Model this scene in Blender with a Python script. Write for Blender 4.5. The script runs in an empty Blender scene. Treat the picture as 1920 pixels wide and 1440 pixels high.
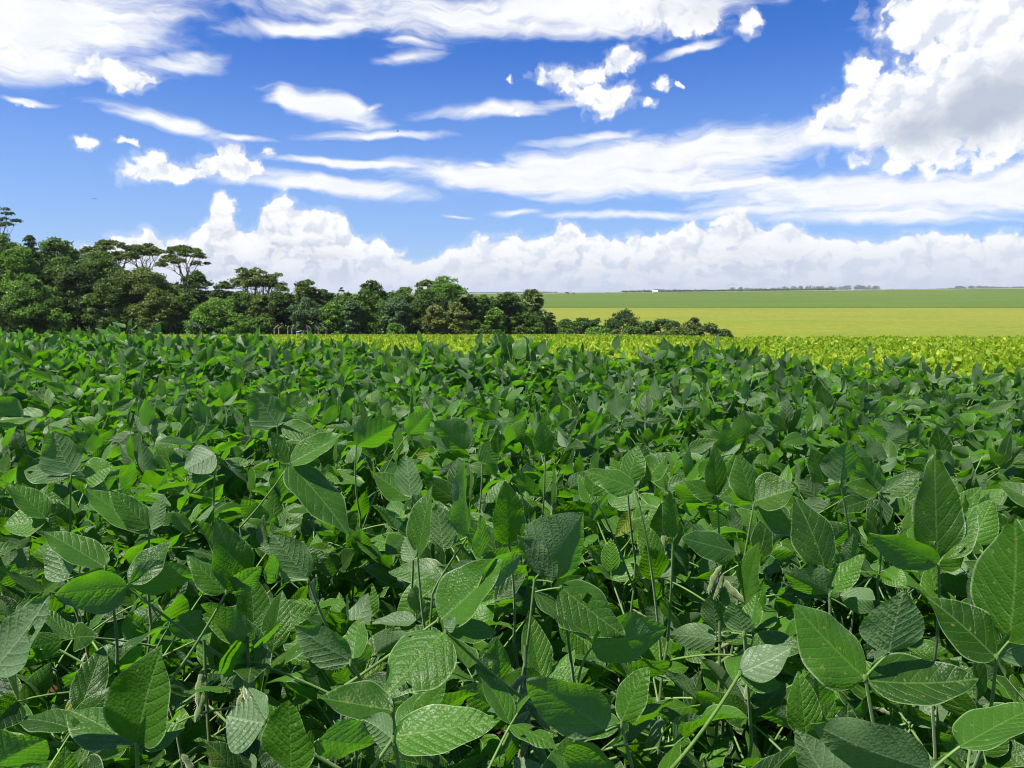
import bpy, math, random
import numpy as np
from mathutils import Vector, Matrix

# ------------------------------------------------------------------ camera, sky, sun, exposure
S = bpy.context.scene
COL = S.collection
CAM_Z, F, CX, CY, HY = 1.3, 1450.0, 960.0, 720.0, 558.0   # photo is 1920 x 1440
P = math.atan((CY - HY) / F)
cam = bpy.data.cameras.new('camera')
cam.sensor_width = 36.0
cam.lens = 36.0 * F / 1920.0
cam.clip_start, cam.clip_end = 0.02, 40000
co = bpy.data.objects.new('camera', cam)
co.location = (0, 0, CAM_Z)
co.rotation_euler = (math.pi / 2 - P, 0, 0)
COL.objects.link(co)
S.camera = co
FW = np.array([0, math.cos(P), -math.sin(P)]); UP = np.array([0, math.sin(P), math.cos(P)])


def at(px, py, Y):
    """world point seen at photo pixel px,py on the vertical plane y = Y"""
    d = FW + np.array([(px - CX) / F, 0, 0]) + (CY - py) / F * UP
    return np.array([0, 0, CAM_Z]) + d * (Y / d[1])


def azel(px, py):
    d = at(px, py, 1.0) - np.array([0, 0, CAM_Z])
    return math.degrees(math.atan2(d[0], d[1])), math.degrees(math.atan2(d[2], math.hypot(d[0], d[1])))


SUN_EL = math.radians(62)
SUN_AZ = math.radians(-118)            # compass style: 0 = +Y, positive towards +X
sd = Vector((math.sin(SUN_AZ) * math.cos(SUN_EL), math.cos(SUN_AZ) * math.cos(SUN_EL), math.sin(SUN_EL)))
sun = bpy.data.lights.new('sun', 'SUN')
sun.energy = 5.0
sun.angle = math.radians(0.5)
sun.color = (1.0, 0.95, 0.85)
so = bpy.data.objects.new('sun', sun)
so.rotation_euler = sd.to_track_quat('Z', 'Y').to_euler()
COL.objects.link(so)

S.view_settings.view_transform = 'Standard'
S.view_settings.look = 'None'
S.view_settings.exposure = 0.95
S.view_settings.gamma = 1.0
S.cycles.max_bounces = 6
S.cycles.diffuse_bounces = 2
S.cycles.glossy_bounces = 2
S.cycles.transmission_bounces = 3
S.cycles.transparent_max_bounces = 8
S.cycles.volume_bounces = 0
S.cycles.use_denoising = True
S.cycles.denoiser = 'OPENIMAGEDENOISE'
S.cycles.denoising_input_passes = 'RGB_ALBEDO_NORMAL'
S.cycles.denoising_prefilter = 'ACCURATE'
S.cycles.filter_width = 1.1
S.cycles.caustics_reflective = False
S.cycles.caustics_refractive = False
S.cycles.sample_clamp_indirect = 4.0


# ------------------------------------------------------------------ node helper
class G:
    def __init__(s, tree):
        s.t = tree; s.n = tree.nodes; s.l = tree.links

    def node(s, typ, **kw):
        n = s.n.new(typ)
        for k, v in kw.items():
            setattr(n, k, v)
        return n

    def put(s, sock, v):
        if isinstance(v, bpy.types.NodeSocket):
            s.l.new(v, sock)
        elif v is not None:
            sock.default_value = v

    def m(s, op, a, b=None, c=None, clamp=False):
        n = s.node('ShaderNodeMath', operation=op, use_clamp=clamp)
        s.put(n.inputs[0], a); s.put(n.inputs[1], b)
        if c is not None:
            s.put(n.inputs[2], c)
        return n.outputs[0]

    def add(s, a, b): return s.m('ADD', a, b)
    def sub(s, a, b): return s.m('SUBTRACT', a, b)
    def mul(s, a, b): return s.m('MULTIPLY', a, b)

    def v(s, op, a, b=None):
        n = s.node('ShaderNodeVectorMath', operation=op)
        s.put(n.inputs[0], a)
        if b is not None:
            s.put(n.inputs[1], b)
        return n.outputs['Value'] if op in ('LENGTH', 'DOT_PRODUCT') else n.outputs[0]

    def xyz(s, x, y, z=0.0):
        n = s.node('ShaderNodeCombineXYZ')
        s.put(n.inputs[0], x); s.put(n.inputs[1], y); s.put(n.inputs[2], z)
        return n.outputs[0]

    def sep(s, a):
        n = s.node('ShaderNodeSeparateXYZ'); s.put(n.inputs[0], a)
        return n.outputs[0], n.outputs[1], n.outputs[2]

    def noise(s, vec, scale=1.0, detail=4.0, rough=0.5, dist=0.0, out='Fac', dims='3D'):
        n = s.node('ShaderNodeTexNoise', noise_dimensions=dims)
        if vec is not None:
            s.put(n.inputs['Vector'], vec)
        s.put(n.inputs['Scale'], scale); s.put(n.inputs['Detail'], detail)
        s.put(n.inputs['Roughness'], rough); s.put(n.inputs['Distortion'], dist)
        return n.outputs[out]

    def smooth(s, x, lo, hi, a=0.0, b=1.0):
        n = s.node('ShaderNodeMapRange', interpolation_type='SMOOTHSTEP')
        s.put(n.inputs['Value'], x); s.put(n.inputs['From Min'], lo); s.put(n.inputs['From Max'], hi)
        s.put(n.inputs['To Min'], a); s.put(n.inputs['To Max'], b)
        return n.outputs[0]

    def mix(s, f, a, b, blend='MIX'):
        n = s.node('ShaderNodeMix', data_type='RGBA', blend_type=blend)
        s.put(n.inputs[0], f); s.put(n.inputs[6], a); s.put(n.inputs[7], b)
        return n.outputs[2]

    def mapping(s, vec, loc=(0, 0, 0), rot=(0, 0, 0), sc=(1, 1, 1), typ='TEXTURE'):
        n = s.node('ShaderNodeMapping', vector_type=typ)
        s.put(n.inputs[0], vec)
        n.inputs[1].default_value = loc; n.inputs[2].default_value = rot; n.inputs[3].default_value = sc
        return n.outputs[0]

    def attr(s, name, out='Fac'):
        return s.node('ShaderNodeAttribute', attribute_name=name).outputs[out]


def c4(r, g, b): return (r, g, b, 1.0)


# ------------------------------------------------------------------ world: Nishita sky with cloud fields in azimuth/elevation
W = bpy.data.worlds.new('World')
S.world = W
W.use_nodes = True
W.node_tree.nodes.clear()
g = G(W.node_tree)
sky = g.node('ShaderNodeTexSky', sky_type='NISHITA', sun_disc=False)
sky.sun_elevation = SUN_EL
sky.sun_rotation = SUN_AZ
sky.altitude = 600
sky.air_density = 1.0
sky.dust_density = 0.6
sky.ozone_density = 3.0
hs = g.node('ShaderNodeHueSaturation')
hs.inputs['Saturation'].default_value = 1.32
hs.inputs['Value'].default_value = 1.12
g.put(hs.inputs['Color'], sky.outputs[0])
skycol = g.mix(1.0, hs.outputs[0], c4(0.66, 0.85, 1.34), 'MULTIPLY')
tc = g.node('ShaderNodeTexCoord').outputs['Generated']
dx, dy, dz = g.sep(tc)
az = g.mul(g.m('ARCTAN2', dx, dy), 57.2958)
el = g.mul(g.m('ARCSINE', dz), 57.2958)
PP = g.xyz(az, el)

wn = g.noise(PP, 0.16, 3, 0.55, out='Color')
warp = g.v('MULTIPLY', g.v('SUBTRACT', wn, (0.5, 0.5, 0.5)), (9.0, 3.4, 0.0))
PC = g.v('ADD', PP, warp)


def ellipses(vec, lst):
    cur = None
    for e in lst:
        cx, cy, rx, ry = e[:4]
        rot = e[4] if len(e) > 4 else 0
        st = e[5] if len(e) > 5 else 1.0
        a, el_ = azel(cx, cy)
        a1, _ = azel(cx + rx, cy); a0, _ = azel(cx - rx, cy)
        _, e1 = azel(cx, cy - ry); _, e0 = azel(cx, cy + ry)
        vin = vec
        if cur is not None:          # tie each field to the last one so that the shader compiler keeps few values alive
            ma = g.node('ShaderNodeVectorMath', operation='MULTIPLY_ADD')
            g.put(ma.inputs[0], cur); ma.inputs[1].default_value = (1e-7, 0, 0); g.put(ma.inputs[2], vec)
            vin = ma.outputs[0]
        m = g.mapping(vin, (a, el_, 0), (0, 0, math.radians(-rot)), ((a1 - a0) / 2 , (e1 - e0) / 2, 1))
        d = g.v('LENGTH', m)
        if st != 1.0:
            d = g.add(d, 1.0 - st)
        cur = d if cur is None else g.m('MINIMUM', cur, d)
    return g.sub(1.0, cur)


CIRRUS = [(90, 30, 360, 95, -8), (20, 100, 190, 60, 0), (330, 120, 160, 45, -10, .62), (590, 48, 260, 24, -8, .95), (880, 22, 420, 52, -3),
          (1180, 20, 260, 50, 0), (1000, 8, 600, 40), (615, 198, 125, 32, 14), (550, 176, 46, 26, 20), (690, 200, 60, 16, -20, .5),
          (780, 105, 160, 30, -10, .32), (930, 207, 170, 20, -4), (700, 256, 170, 14, -4, .9), (320, 230, 165, 22, 10, .95),
          (460, 258, 100, 11, 6, .85), (665, 311, 160, 10, 2), (900, 308, 60, 9, 0, .8), (1190, 300, 360, 46, -5, 1.2), (1140, 335, 260, 40, 0, 1.2),
          (1030, 338, 340, 34, 2, 1.15), (1400, 288, 230, 20, -8, .9), (640, 352, 190, 18, 4, 1.15), (1290, 92, 80, 13, -8, .85), (1300, 350, 300, 18, 0, .8),
          (1740, 365, 440, 46, 1, 1.2), (1660, 408, 330, 20, 3, .9), (1900, 330, 160, 30), (970, 402, 90, 9, -3, .75),
          (1180, 405, 230, 12, 0, .85), (60, 186, 80, 12, 5, .6), (1560, 262, 130, 26, 6, .9), (1420, 395, 200, 14, 0, .8),
          (860, 412, 60, 6, 6, .7), (1870, 290, 120, 16, 0, .6), (1100, 260, 200, 20, -6, .65), (780, 75, 130, 14, 5, .6)]
CUMUL = [(215, 142, 74, 28, 6, 1.05), (190, 125, 32, 22), (270, 148, 30, 12), (290, 322, 78, 24), (275, 300, 34, 20), (430, 312, 66, 30), (430, 288, 34, 18),
         (465, 318, 34, 26), (360, 330, 70, 15), (160, 268, 34, 14, -12), (240, 268, 36, 9, 8), (502, 291, 13, 13), (415, 392, 22, 30),
         (1165, 118, 46, 30, -30), (1062, 152, 62, 26, 5), (1110, 140, 50, 26), (1150, 192, 46, 34, -20), (1105, 178, 40, 20),
         (1240, 156, 22, 12), (1214, 194, 20, 10), (1407, 34, 28, 30, 30), (1295, 32, 85, 38), (1230, 16, 100, 40), (1880, 30, 215, 105, 0, 1.3),
         (1715, 30, 75, 75, 0, 1.1), (1615, 130, 40, 42), (1630, 190, 90, 54, -15, 1.1), (1575, 228, 66, 34), (1750, 222, 165, 76, 0, 1.4),
         (1905, 160, 165, 115, 0, 1.5), (1720, 268, 150, 34), (48, 202, 14, 12), (960, 146, 9, 10), (968, 210, 26, 9), (1270, 157, 6, 6),
         (10, 88, 50, 22, 0), (1905, 262, 40, 12)]

# wispy layer
s1 = g.noise(g.v('MULTIPLY', PC, (0.085, 0.42, 1.0)), 1.0, 6, 0.54)
s2 = g.noise(g.mapping(PC, (0, 0, 0), (0, 0, 0.12), (0.30, 1.35, 1.0), 'POINT'), 1.0, 6, 0.60, 0.25)
E1 = ellipses(g.v('ADD', PP, g.v('MULTIPLY', g.v('SUBTRACT', wn, (0.5, 0.5, 0.5)), (5.0, 1.7, 0))), CIRRUS)
nn = g.add(g.mul(g.sub(s1, 0.5), 1.45), g.mul(g.sub(s2, 0.5), 0.8))
a1 = g.mul(g.smooth(g.add(E1, nn), -0.10, 0.80), 1.1)
a1 = g.m('MINIMUM', a1, 1.0)
ci_col = g.mix(g.smooth(s2, 0.3, 0.65), c4(8.8, 9.1, 9.7), c4(9.8, 9.9, 10.0))

# puffy layer
def billow(vec):
    a = g.noise(vec, 0.55, 7, 0.52)
    v1 = g.node('ShaderNodeTexVoronoi', feature='SMOOTH_F1'); g.put(v1.inputs['Vector'], vec); v1.inputs['Scale'].default_value = 1.0
    v1.inputs['Smoothness'].default_value = 0.35
    v2 = g.node('ShaderNodeTexVoronoi', feature='F1'); g.put(v2.inputs['Vector'], vec); v2.inputs['Scale'].default_value = 2.6
    b = g.sub(0.62, g.mul(v1.outputs['Distance'], 0.62)); c = g.sub(0.5, g.mul(v2.outputs['Distance'], 0.5))
    return g.add(g.mul(a, 0.95), g.add(g.mul(b, 0.26), g.mul(c, 0.18)))


PW = g.v('ADD', PP, g.v('MULTIPLY', g.v('SUBTRACT', g.noise(PP, 0.62, 6, 0.57, out='Color'), (0.5, 0.5, 0.5)), (2.4, 1.7, 0)))
nb = billow(PW)
nb2 = billow(g.v('ADD', PW, (-0.32, 0.58, 0)))
E2 = ellipses(PW, CUMUL)
d2 = g.add(E2, g.mul(g.sub(nb, 0.66), 1.9))
a2 = g.m('MAXIMUM', g.smooth(d2, -0.06, 0.30), g.mul(g.smooth(d2, -0.32, 0.10), 0.28))
lit = g.smooth(g.sub(nb, nb2), -0.15, 0.05)
# grey belly of the big cloud on the right
ga, ge = azel(1838, 195)
belly = g.sub(1.15, g.v('LENGTH', g.mapping(PC, (ga, ge, 0), (0, 0, 0.15), (6.6, 3.1, 1))))
belly = g.smooth(g.add(belly, g.mul(g.sub(nb, 0.66), 0.9)), 0.05, .85)
ga, ge = azel(1330, 8)
belly2 = g.smooth(g.sub(1.0, g.v('LENGTH', g.mapping(PC, (ga, ge, 0), (0, 0, 0), (4.0, 2.0, 1)))), 0.0, 0.9, 0, .4)
cu_col = g.mix(lit, c4(7.3, 7.8, 8.8), c4(10.4, 10.4, 10.4))
cu_col = g.mix(g.mul(g.smooth(d2, 0.05, .9), 0.25), cu_col, c4(8.2, 8.6, 9.4))
cu_col = g.mix(g.m('MAXIMUM', g.mul(belly, 0.85), belly2), cu_col, c4(4.5, 5.15, 6.4))

# bank of cumulus on the horizon
BANK = [(-200, 470), (100, 470), (176, 452), (200, 438), (240, 436), (290, 432), (305, 450), (345, 448), (372, 425), (392, 402), (400, 366), (430, 364), (436, 405),
        (455, 430), (480, 418), (497, 385), (508, 356), (535, 352), (545, 378), (570, 384), (640, 392), (652, 412), (640, 425), (668, 440), (690, 446), (716, 434),
        (735, 462), (775, 482), (812, 482), (840, 466), (862, 458), (885, 442), (925, 442), (960, 432), (1000, 444), (1034, 440), (1048, 410), (1082, 410), (1096, 440),
        (1130, 436), (1200, 440), (1270, 430), (1300, 410), (1345, 412), (1375, 402), (1384, 382), (1396, 388), (1410, 410), (1440, 418), (1465, 410), (1505, 414), (1522, 436),
        (1600, 444), (1690, 444), (1735, 430), (1752, 416), (1768, 436), (1840, 440), (1870, 430), (1920, 434), (2300, 440)]
fc = g.node('ShaderNodeFloatCurve')
AZ0, AZ1, H1 = -50.0, 50.0, 12.0
g.put(fc.inputs['Value'], g.m('DIVIDE', g.sub(az, AZ0), AZ1 - AZ0, clamp=True))
cv = fc.mapping.curves[0]
pts = []
for (px, py) in BANK:
    a, e = azel(px, py)
    if AZ0 < a < AZ1 and (not pts or (a - AZ0) / (AZ1 - AZ0) > pts[-1][0] + 0.0005):
        pts.append(((a - AZ0) / (AZ1 - AZ0), e / H1))
pts = [(0, 3.2 / H1)] + pts + [(1, 4.6 / H1)]
while len(cv.points) < len(pts):
    cv.points.new(0.5, 0.5)
for q, (a, b) in zip(cv.points, sorted(pts)):
    q.location = (a, b); q.handle_type = 'VECTOR'
fc.mapping.update()
hb = g.mul(fc.outputs[0], H1)
db = g.add(g.m('DIVIDE', g.sub(hb, el), 1.0), g.mul(g.sub(nb, 0.66), 2.4))
a3 = g.m('MAXIMUM', g.smooth(db, -0.06, 0.30), g.mul(g.smooth(db, -0.45, 0.10), 0.25))
low = g.noise(g.v('MULTIPLY', PW, (0.26, 1.5, 1.0)), 1.0, 6, 0.6)
body = g.smooth(g.add(g.sub(hb, el), g.mul(g.sub(low, 0.5), 2.5)), 0.3, 3.2)            # deeper in the bank: flatter and greyer
bk_col = g.mix(lit, c4(7.9, 8.3, 9.1), c4(10.3, 10.3, 10.3))
lowc = g.mix(g.smooth(g.add(low, g.mul(lit, 0.22)), 0.42, 0.84), c4(5.5, 6.25, 7.6), c4(9.7, 9.7, 9.8))
bk_col = g.mix(g.mul(body, 0.95), bk_col, lowc)
hz = g.smooth(el, 0.3, 4.0, 1.0, 0.0)
bk_col = g.mix(g.mul(hz, 0.66), bk_col, c4(5.8, 6.6, 7.9))
bk_col = g.mix(g.mul(g.smooth(az, 2.0, 30.0, 0.0, 0.32), g.smooth(g.sub(hb, el), 0.0, 1.6, 0.2, 1.0)), bk_col, c4(6.8, 7.4, 8.5))
haze_sky = g.smooth(el, 2.0, 19.0, 0.50, 0.0)
col = g.mix(haze_sky, skycol, c4(3.9, 5.9, 9.2))
col = g.mix(a1, col, ci_col)
col = g.mix(a3, col, bk_col)
col = g.mix(a2, col, cu_col)
# above the frame and behind the camera: unseen cloud added for whiter fill
a4 = g.mul(g.smooth(g.noise(g.v('MULTIPLY', tc, (2.2, 2.2, 3.0)), 1.0, 5, 0.55), 0.40, 0.60), g.smooth(g.m('ABSOLUTE', g.sub(az, 0.0)), 34, 44))
a5 = g.mul(g.smooth(g.noise(g.v('MULTIPLY', tc, (2.2, 2.2, 3.0)), 1.0, 5, 0.55), 0.40, 0.60), g.smooth(el, 24.5, 34))
col = g.mix(g.mul(g.m('MAXIMUM', a4, a5), 0.25), col, c4(8.6, 8.8, 9.2))
bg = g.node('ShaderNodeBackground')
g.put(bg.inputs[0], col)
bg.inputs[1].default_value = 0.053
wo = g.node('ShaderNodeOutputWorld')
g.l.new(bg.outputs[0], wo.inputs[0])
W.cycles.sampling_method = 'MANUAL'
W.cycles.sample_map_resolution = 256


# ------------------------------------------------------------------ mesh helpers
def mesh(name, V, Q, mats, uv=None, attrs=None, mi=None, smooth=False):
    """V (n,3), Q (m,4) quads (a row whose last two entries are equal is a triangle)"""
    V = np.asarray(V, dtype=np.float32); Q = np.asarray(Q, dtype=np.int32)
    me = bpy.data.meshes.new(name)
    me.vertices.add(len(V)); me.vertices.foreach_set('co', V.ravel())
    me.loops.add(Q.size); me.loops.foreach_set('vertex_index', Q.ravel())
    me.polygons.add(len(Q)); me.polygons.foreach_set('loop_start', np.arange(0, Q.size, Q.shape[1], dtype=np.int32))
    if smooth:
        me.polygons.foreach_set('use_smooth', np.ones(len(Q), dtype=bool))
    for m_ in mats:
        me.materials.append(m_)
    if mi is not None:
        me.polygons.foreach_set('material_index', np.asarray(mi, dtype=np.int32))
    me.update(calc_edges=True)
    if uv is not None:
        l = me.uv_layers.new(name='UVMap')
        l.data.foreach_set('uv', np.asarray(uv, dtype=np.float32)[Q.ravel()].ravel())
    for k, a in (attrs or {}).items():
        at_ = me.attributes.new(k, 'FLOAT', 'POINT')
        at_.data.foreach_set('value', np.asarray(a, dtype=np.float32))
    return me


def link(name, data, parent=None, label=None, cat=None, group=None, kind=None, loc=None):
    o = bpy.data.objects.new(name, data)
    COL.objects.link(o)
    if parent is not None:
        o.parent = parent
    if loc is not None:
        o.location = loc
    if label: o['label'] = label
    if cat: o['category'] = cat
    if group: o['group'] = group
    if kind: o['kind'] = kind
    return o


class Bag:
    """collects pieces and builds one mesh"""
    def __init__(s): s.V = []; s.Q = []; s.U = []; s.T = []; s.E = []; s.M = []; s.n = 0

    def add(s, V, Q, uv=None, tint=0.5, edge=None, mi=0):
        n = len(V)
        s.V.append(V); s.Q.append(Q + s.n); s.n += n
        s.U.append(uv if uv is not None else np.zeros((n, 2)))
        s.T.append(np.full(n, tint) if np.isscalar(tint) else tint)
        s.E.append(edge if edge is not None else np.zeros(n))
        s.M.append(np.full(len(Q), mi))

    def mesh(s, name, mats, smooth=True, off=None):
        V = np.concatenate(s.V)
        if off is not None:
            V = V - off
        return mesh(name, V, np.concatenate(s.Q), mats, np.concatenate(s.U),
                    {'tint': np.concatenate(s.T), 'edge': np.concatenate(s.E)}, np.concatenate(s.M), smooth)


def nrm(v): return v / (np.linalg.norm(v) + 1e-12)


def tube(pts, rad, sides=6, cap=True):
    pts = np.asarray(pts, float); n = len(pts)
    rad = np.full(n, rad) if np.isscalar(rad) else np.asarray(rad, float)
    T = np.gradient(pts, axis=0); T /= (np.linalg.norm(T, axis=1)[:, None] + 1e-12)
    ref = np.array([0.31, 0.17, 0.93]) if abs(T[0][2]) < 0.9 else np.array([1.0, 0.1, 0])
    V = []
    ang = np.linspace(0, 2 * np.pi, sides, endpoint=False)
    for p, t, r in zip(pts, T, rad):
        a = nrm(np.cross(t, ref)); b = np.cross(t, a)
        V.append(p + r * (np.cos(ang)[:, None] * a + np.sin(ang)[:, None] * b))
    V = np.concatenate(V)
    i = np.arange(n - 1)[:, None] * sides; j = np.arange(sides)[None]; k = (np.arange(sides) + 1)[None] % sides
    Q = np.stack([i + j, i + k, i + k + sides, i + j + sides], -1).reshape(-1, 4)
    if cap:
        V = np.concatenate([V, pts[-1:] + T[-1] * rad[-1]])
        e = len(V) - 1; b0 = (n - 1) * sides
        Q = np.concatenate([Q, np.array([[b0 + q, b0 + (q + 1) % sides, e, e] for q in range(0)]).reshape(-1, 4).astype(int)])
    return V, Q


def bez(p0, p1, p2, n=8):
    t = np.linspace(0, 1, n)[:, None]
    return (1 - t) ** 2 * p0 + 2 * t * (1 - t) * p1 + t * t * p2


# ------------------------------------------------------------------ materials
MAT = {}


def mat(name):
    m_ = bpy.data.materials.new(name); m_.use_nodes = True; m_.node_tree.nodes.clear()
    MAT[name] = m_
    return m_, G(m_.node_tree)


def principled(g, col, rough=0.6, spec=0.4, normal=None, sheen=0.0):
    b = g.node('ShaderNodeBsdfPrincipled')
    g.put(b.inputs['Base Color'], col); g.put(b.inputs['Roughness'], rough); g.put(b.inputs['Specular IOR Level'], spec)
    if normal is not None: g.put(b.inputs['Normal'], normal)
    if sheen: b.inputs['Sheen Weight'].default_value = sheen
    return b.outputs[0]


def out(g, sh):
    o = g.node('ShaderNodeOutputMaterial'); g.l.new(sh, o.inputs[0])


def bump(g, h, strength, dist):
    b = g.node('ShaderNodeBump'); g.put(b.inputs['Height'], h)
    b.inputs['Strength'].default_value = strength; b.inputs['Distance'].default_value = dist
    return b.outputs[0]


def ramp(g, f, stops):
    r = g.node('ShaderNodeValToRGB'); g.put(r.inputs[0], f)
    e = r.color_ramp.elements
    while len(e) < len(stops): e.new(0.5)
    for q, (p_, c_) in zip(e, stops): q.position = p_; q.color = c_
    return r.outputs[0]


def leaf_material(name, lo, hi, trans, trans_w=0.34, detail=True, under=(0.11, 0.17, 0.085)):
    m_, g = mat(name)
    tint = g.attr('tint')
    tcn = g.node('ShaderNodeTexCoord')
    colr = g.mix(tint, c4(*lo), c4(*hi))
    if detail:
        colr = g.mix(g.smooth(tint, 0.975, 0.99), colr, c4(0.16, 0.19, 0.015))
        u, v_, _ = g.sep(tcn.outputs['UV'])
        a = g.m('ABSOLUTE', g.sub(g.mul(v_, 2.0), 1.0))
        oi = g.node('ShaderNodeObjectInfo')
        pos = tcn.outputs['Object']
        mid = g.smooth(a, 0.012, 0.05, 1, 0)
        ph = g.add(g.mul(g.sub(u, g.mul(g.m('POWER', a, 1.25), 0.36)), g.add(5.6, g.mul(tint, 2.8))), g.mul(g.noise(pos, 34, 2, 0.5), 0.30))
        ph = g.add(ph, g.mul(g.m('GREATER_THAN', v_, 0.5), 0.45))
        tri = g.m('ABSOLUTE', g.sub(g.m('FRACT', ph), 0.5))          # 0 on a side vein
        lat = g.smooth(tri, 0.012, 0.055, 1, 0)
        vein = g.m('MAXIMUM', mid, g.mul(lat, 0.62))
        blotch = g.noise(pos, 26, 3, 0.6)
        puck = g.noise(pos, 260, 4, 0.65)
        vo = g.node('ShaderNodeTexVoronoi'); g.put(vo.inputs['Vector'], pos); vo.inputs['Scale'].default_value = 330
        quilt = g.mul(g.smooth(tri, 0.0, 0.22, 0.55, 1.0), g.sub(1.0, vo.outputs['Distance']))
        colr = g.mix(g.smooth(blotch, 0.35, 0.7, 0, .45), colr, g.mix(0.5, colr, c4(hi[0] * 1.3, hi[1] * 1.15, hi[2] * .7)))
        colr = g.mix(g.mul(vein, 0.40), colr, c4(0.15, 0.27, 0.06))
        rim = g.smooth(g.attr('edge'), 0.93, 0.99)
        colr = g.mix(g.mul(rim, 0.7), colr, c4(0.27, 0.40, 0.17))
        # insect specks and yellowed spots
        vs = g.node('ShaderNodeTexVoronoi'); g.put(vs.inputs['Vector'], pos); vs.inputs['Scale'].default_value = 48
        sp = g.mul(g.smooth(vs.outputs['Distance'], 0.045, 0.075, 1, 0), g.m('GREATER_THAN', g.noise(pos, 17, 1, 0.5), 0.47))
        colr = g.mix(g.mul(g.smooth(g.noise(pos, 120, 2, 0.6), 0.66, 0.72), 0.6), colr, c4(0.20, 0.22, 0.05))
        colr = g.mix(g.mul(sp, 0.85), colr, c4(0.36, 0.26, 0.12))
        yel = g.smooth(g.noise(pos, 9, 2, 0.5), 0.66, 0.78)
        colr = g.mix(g.mul(yel, 0.35), colr, c4(0.22, 0.28, 0.03))
        back = g.node('ShaderNodeNewGeometry').outputs['Backfacing']
        topc = colr
        colr = g.mix(g.mul(back, 0.75), topc, g.mix(g.mul(vein, 0.6), c4(*under), c4(0.30, 0.38, 0.24)))
        dome = g.m('SQRT', g.m('MULTIPLY', tri, 2.0))
        h = g.add(g.mul(quilt, 0.55), g.add(g.mul(puck, 0.55), g.mul(dome, g.add(0.12, g.mul(blotch, 0.55)))))
        h = g.sub(h, g.mul(vein, 0.22))
        wr = g.noise(pos, 13, 2, 0.5)
        h = g.mul(h, g.smooth(wr, 0.35, 0.65, 0.45, 1.35))
        nrm_ = bump(g, h, 0.66, 0.0024)
        rough = g.add(0.30, g.mul(g.noise(pos, 60, 2, 0.5), 0.22))
        pb = principled(g, colr, rough, 0.37, nrm_, 0.02)
        tcol = g.mix(g.mul(vein, 0.45), g.mix(tint, c4(trans[0] * .7, trans[1] * .75, trans[2]), c4(*trans)), c4(trans[0] * .5, trans[1] * .55, trans[2] * .6))
        tcol = g.mix(g.smooth(blotch, 0.3, 0.7, 0, .5), tcol, c4(trans[0] * 1.5, trans[1], trans[2]))
        tr = g.node('ShaderNodeBsdfTranslucent'); g.put(tr.inputs[0], tcol); g.put(tr.inputs[1], nrm_)
    else:
        pos = tcn.outputs['Object']
        pb = principled(g, colr, 0.55, 0.3)
        tr = g.node('ShaderNodeBsdfTranslucent')
        g.put(tr.inputs[0], g.mix(tint, c4(trans[0] * .7, trans[1] * .7, trans[2] * .7), c4(*trans)))
    mx = g.node('ShaderNodeMixShader'); mx.inputs[0].default_value = trans_w
    g.l.new(pb, mx.inputs[1]); g.l.new(tr.outputs[0], mx.inputs[2])
    out(g, mx.outputs[0])
    return m_


M_LEAF = leaf_material('soybean_leaf', (0.005, 0.024, 0.002), (0.054, 0.152, 0.008), (0.14, 0.47, 0.004), 0.37, under=(0.13, 0.20, 0.10))
M_RIPE = leaf_material('ripening_leaf', (0.13, 0.27, 0.010), (0.48, 0.52, 0.035), (0.44, 0.72, 0.02), 0.48, False)
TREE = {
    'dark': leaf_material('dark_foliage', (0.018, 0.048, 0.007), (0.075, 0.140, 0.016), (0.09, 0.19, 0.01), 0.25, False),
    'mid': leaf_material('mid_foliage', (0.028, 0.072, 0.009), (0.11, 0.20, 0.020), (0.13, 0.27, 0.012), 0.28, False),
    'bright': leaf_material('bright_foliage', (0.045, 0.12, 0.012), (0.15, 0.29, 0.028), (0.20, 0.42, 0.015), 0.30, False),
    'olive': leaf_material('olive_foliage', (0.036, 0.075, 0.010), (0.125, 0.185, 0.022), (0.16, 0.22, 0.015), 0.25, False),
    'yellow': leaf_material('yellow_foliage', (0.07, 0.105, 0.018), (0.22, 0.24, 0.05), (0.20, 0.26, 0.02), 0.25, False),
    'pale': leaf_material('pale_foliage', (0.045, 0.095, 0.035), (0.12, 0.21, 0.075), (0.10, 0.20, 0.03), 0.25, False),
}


def simple(name, a, b, scale=8, rough=0.7, bstr=0.4, bdist=0.01, spec=0.3, sheen=0.0):
    m_, g = mat(name)
    pos = g.node('ShaderNodeTexCoord').outputs['Object']
    n = g.noise(pos, scale, 5, 0.6)
    out(g, principled(g, g.mix(g.smooth(n, 0.3, 0.7), c4(*a), c4(*b)), rough, spec, bump(g, n, bstr, bdist), sheen))
    return m_


M_PET = simple('soybean_petiole', (0.07, 0.15, 0.018), (0.13, 0.24, 0.035), 30, 0.5, 0.3, 0.001, 0.4, 0.3)
M_STEM = simple('soybean_stem', (0.045, 0.10, 0.015), (0.09, 0.16, 0.03), 30, 0.6, 0.4, 0.001, 0.3, 0.3)
M_POD = simple('soybean_pod', (0.07, 0.12, 0.02), (0.14, 0.19, 0.045), 90, 0.7, 0.6, 0.002, 0.3, 0.8)
M_HAIR = simple('pod_hair', (0.20, 0.22, 0.10), (0.30, 0.30, 0.16), 30, 0.7, 0.1, 0.001)
M_DRY = simple('dry_leaf', (0.22, 0.11, 0.05), (0.42, 0.26, 0.13), 40, 0.8, 0.6, 0.003)
M_SOIL = simple('soil', (0.035, 0.020, 0.012), (0.075, 0.045, 0.026), 6, 0.95, 0.8, 0.04)
M_BARK = simple('bark', (0.10, 0.085, 0.065), (0.22, 0.195, 0.155), 3, 0.9, 0.6, 0.05)
M_BARKD = simple('dark_bark', (0.05, 0.04, 0.03), (0.12, 0.10, 0.08), 3, 0.9, 0.6, 0.05)
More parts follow.
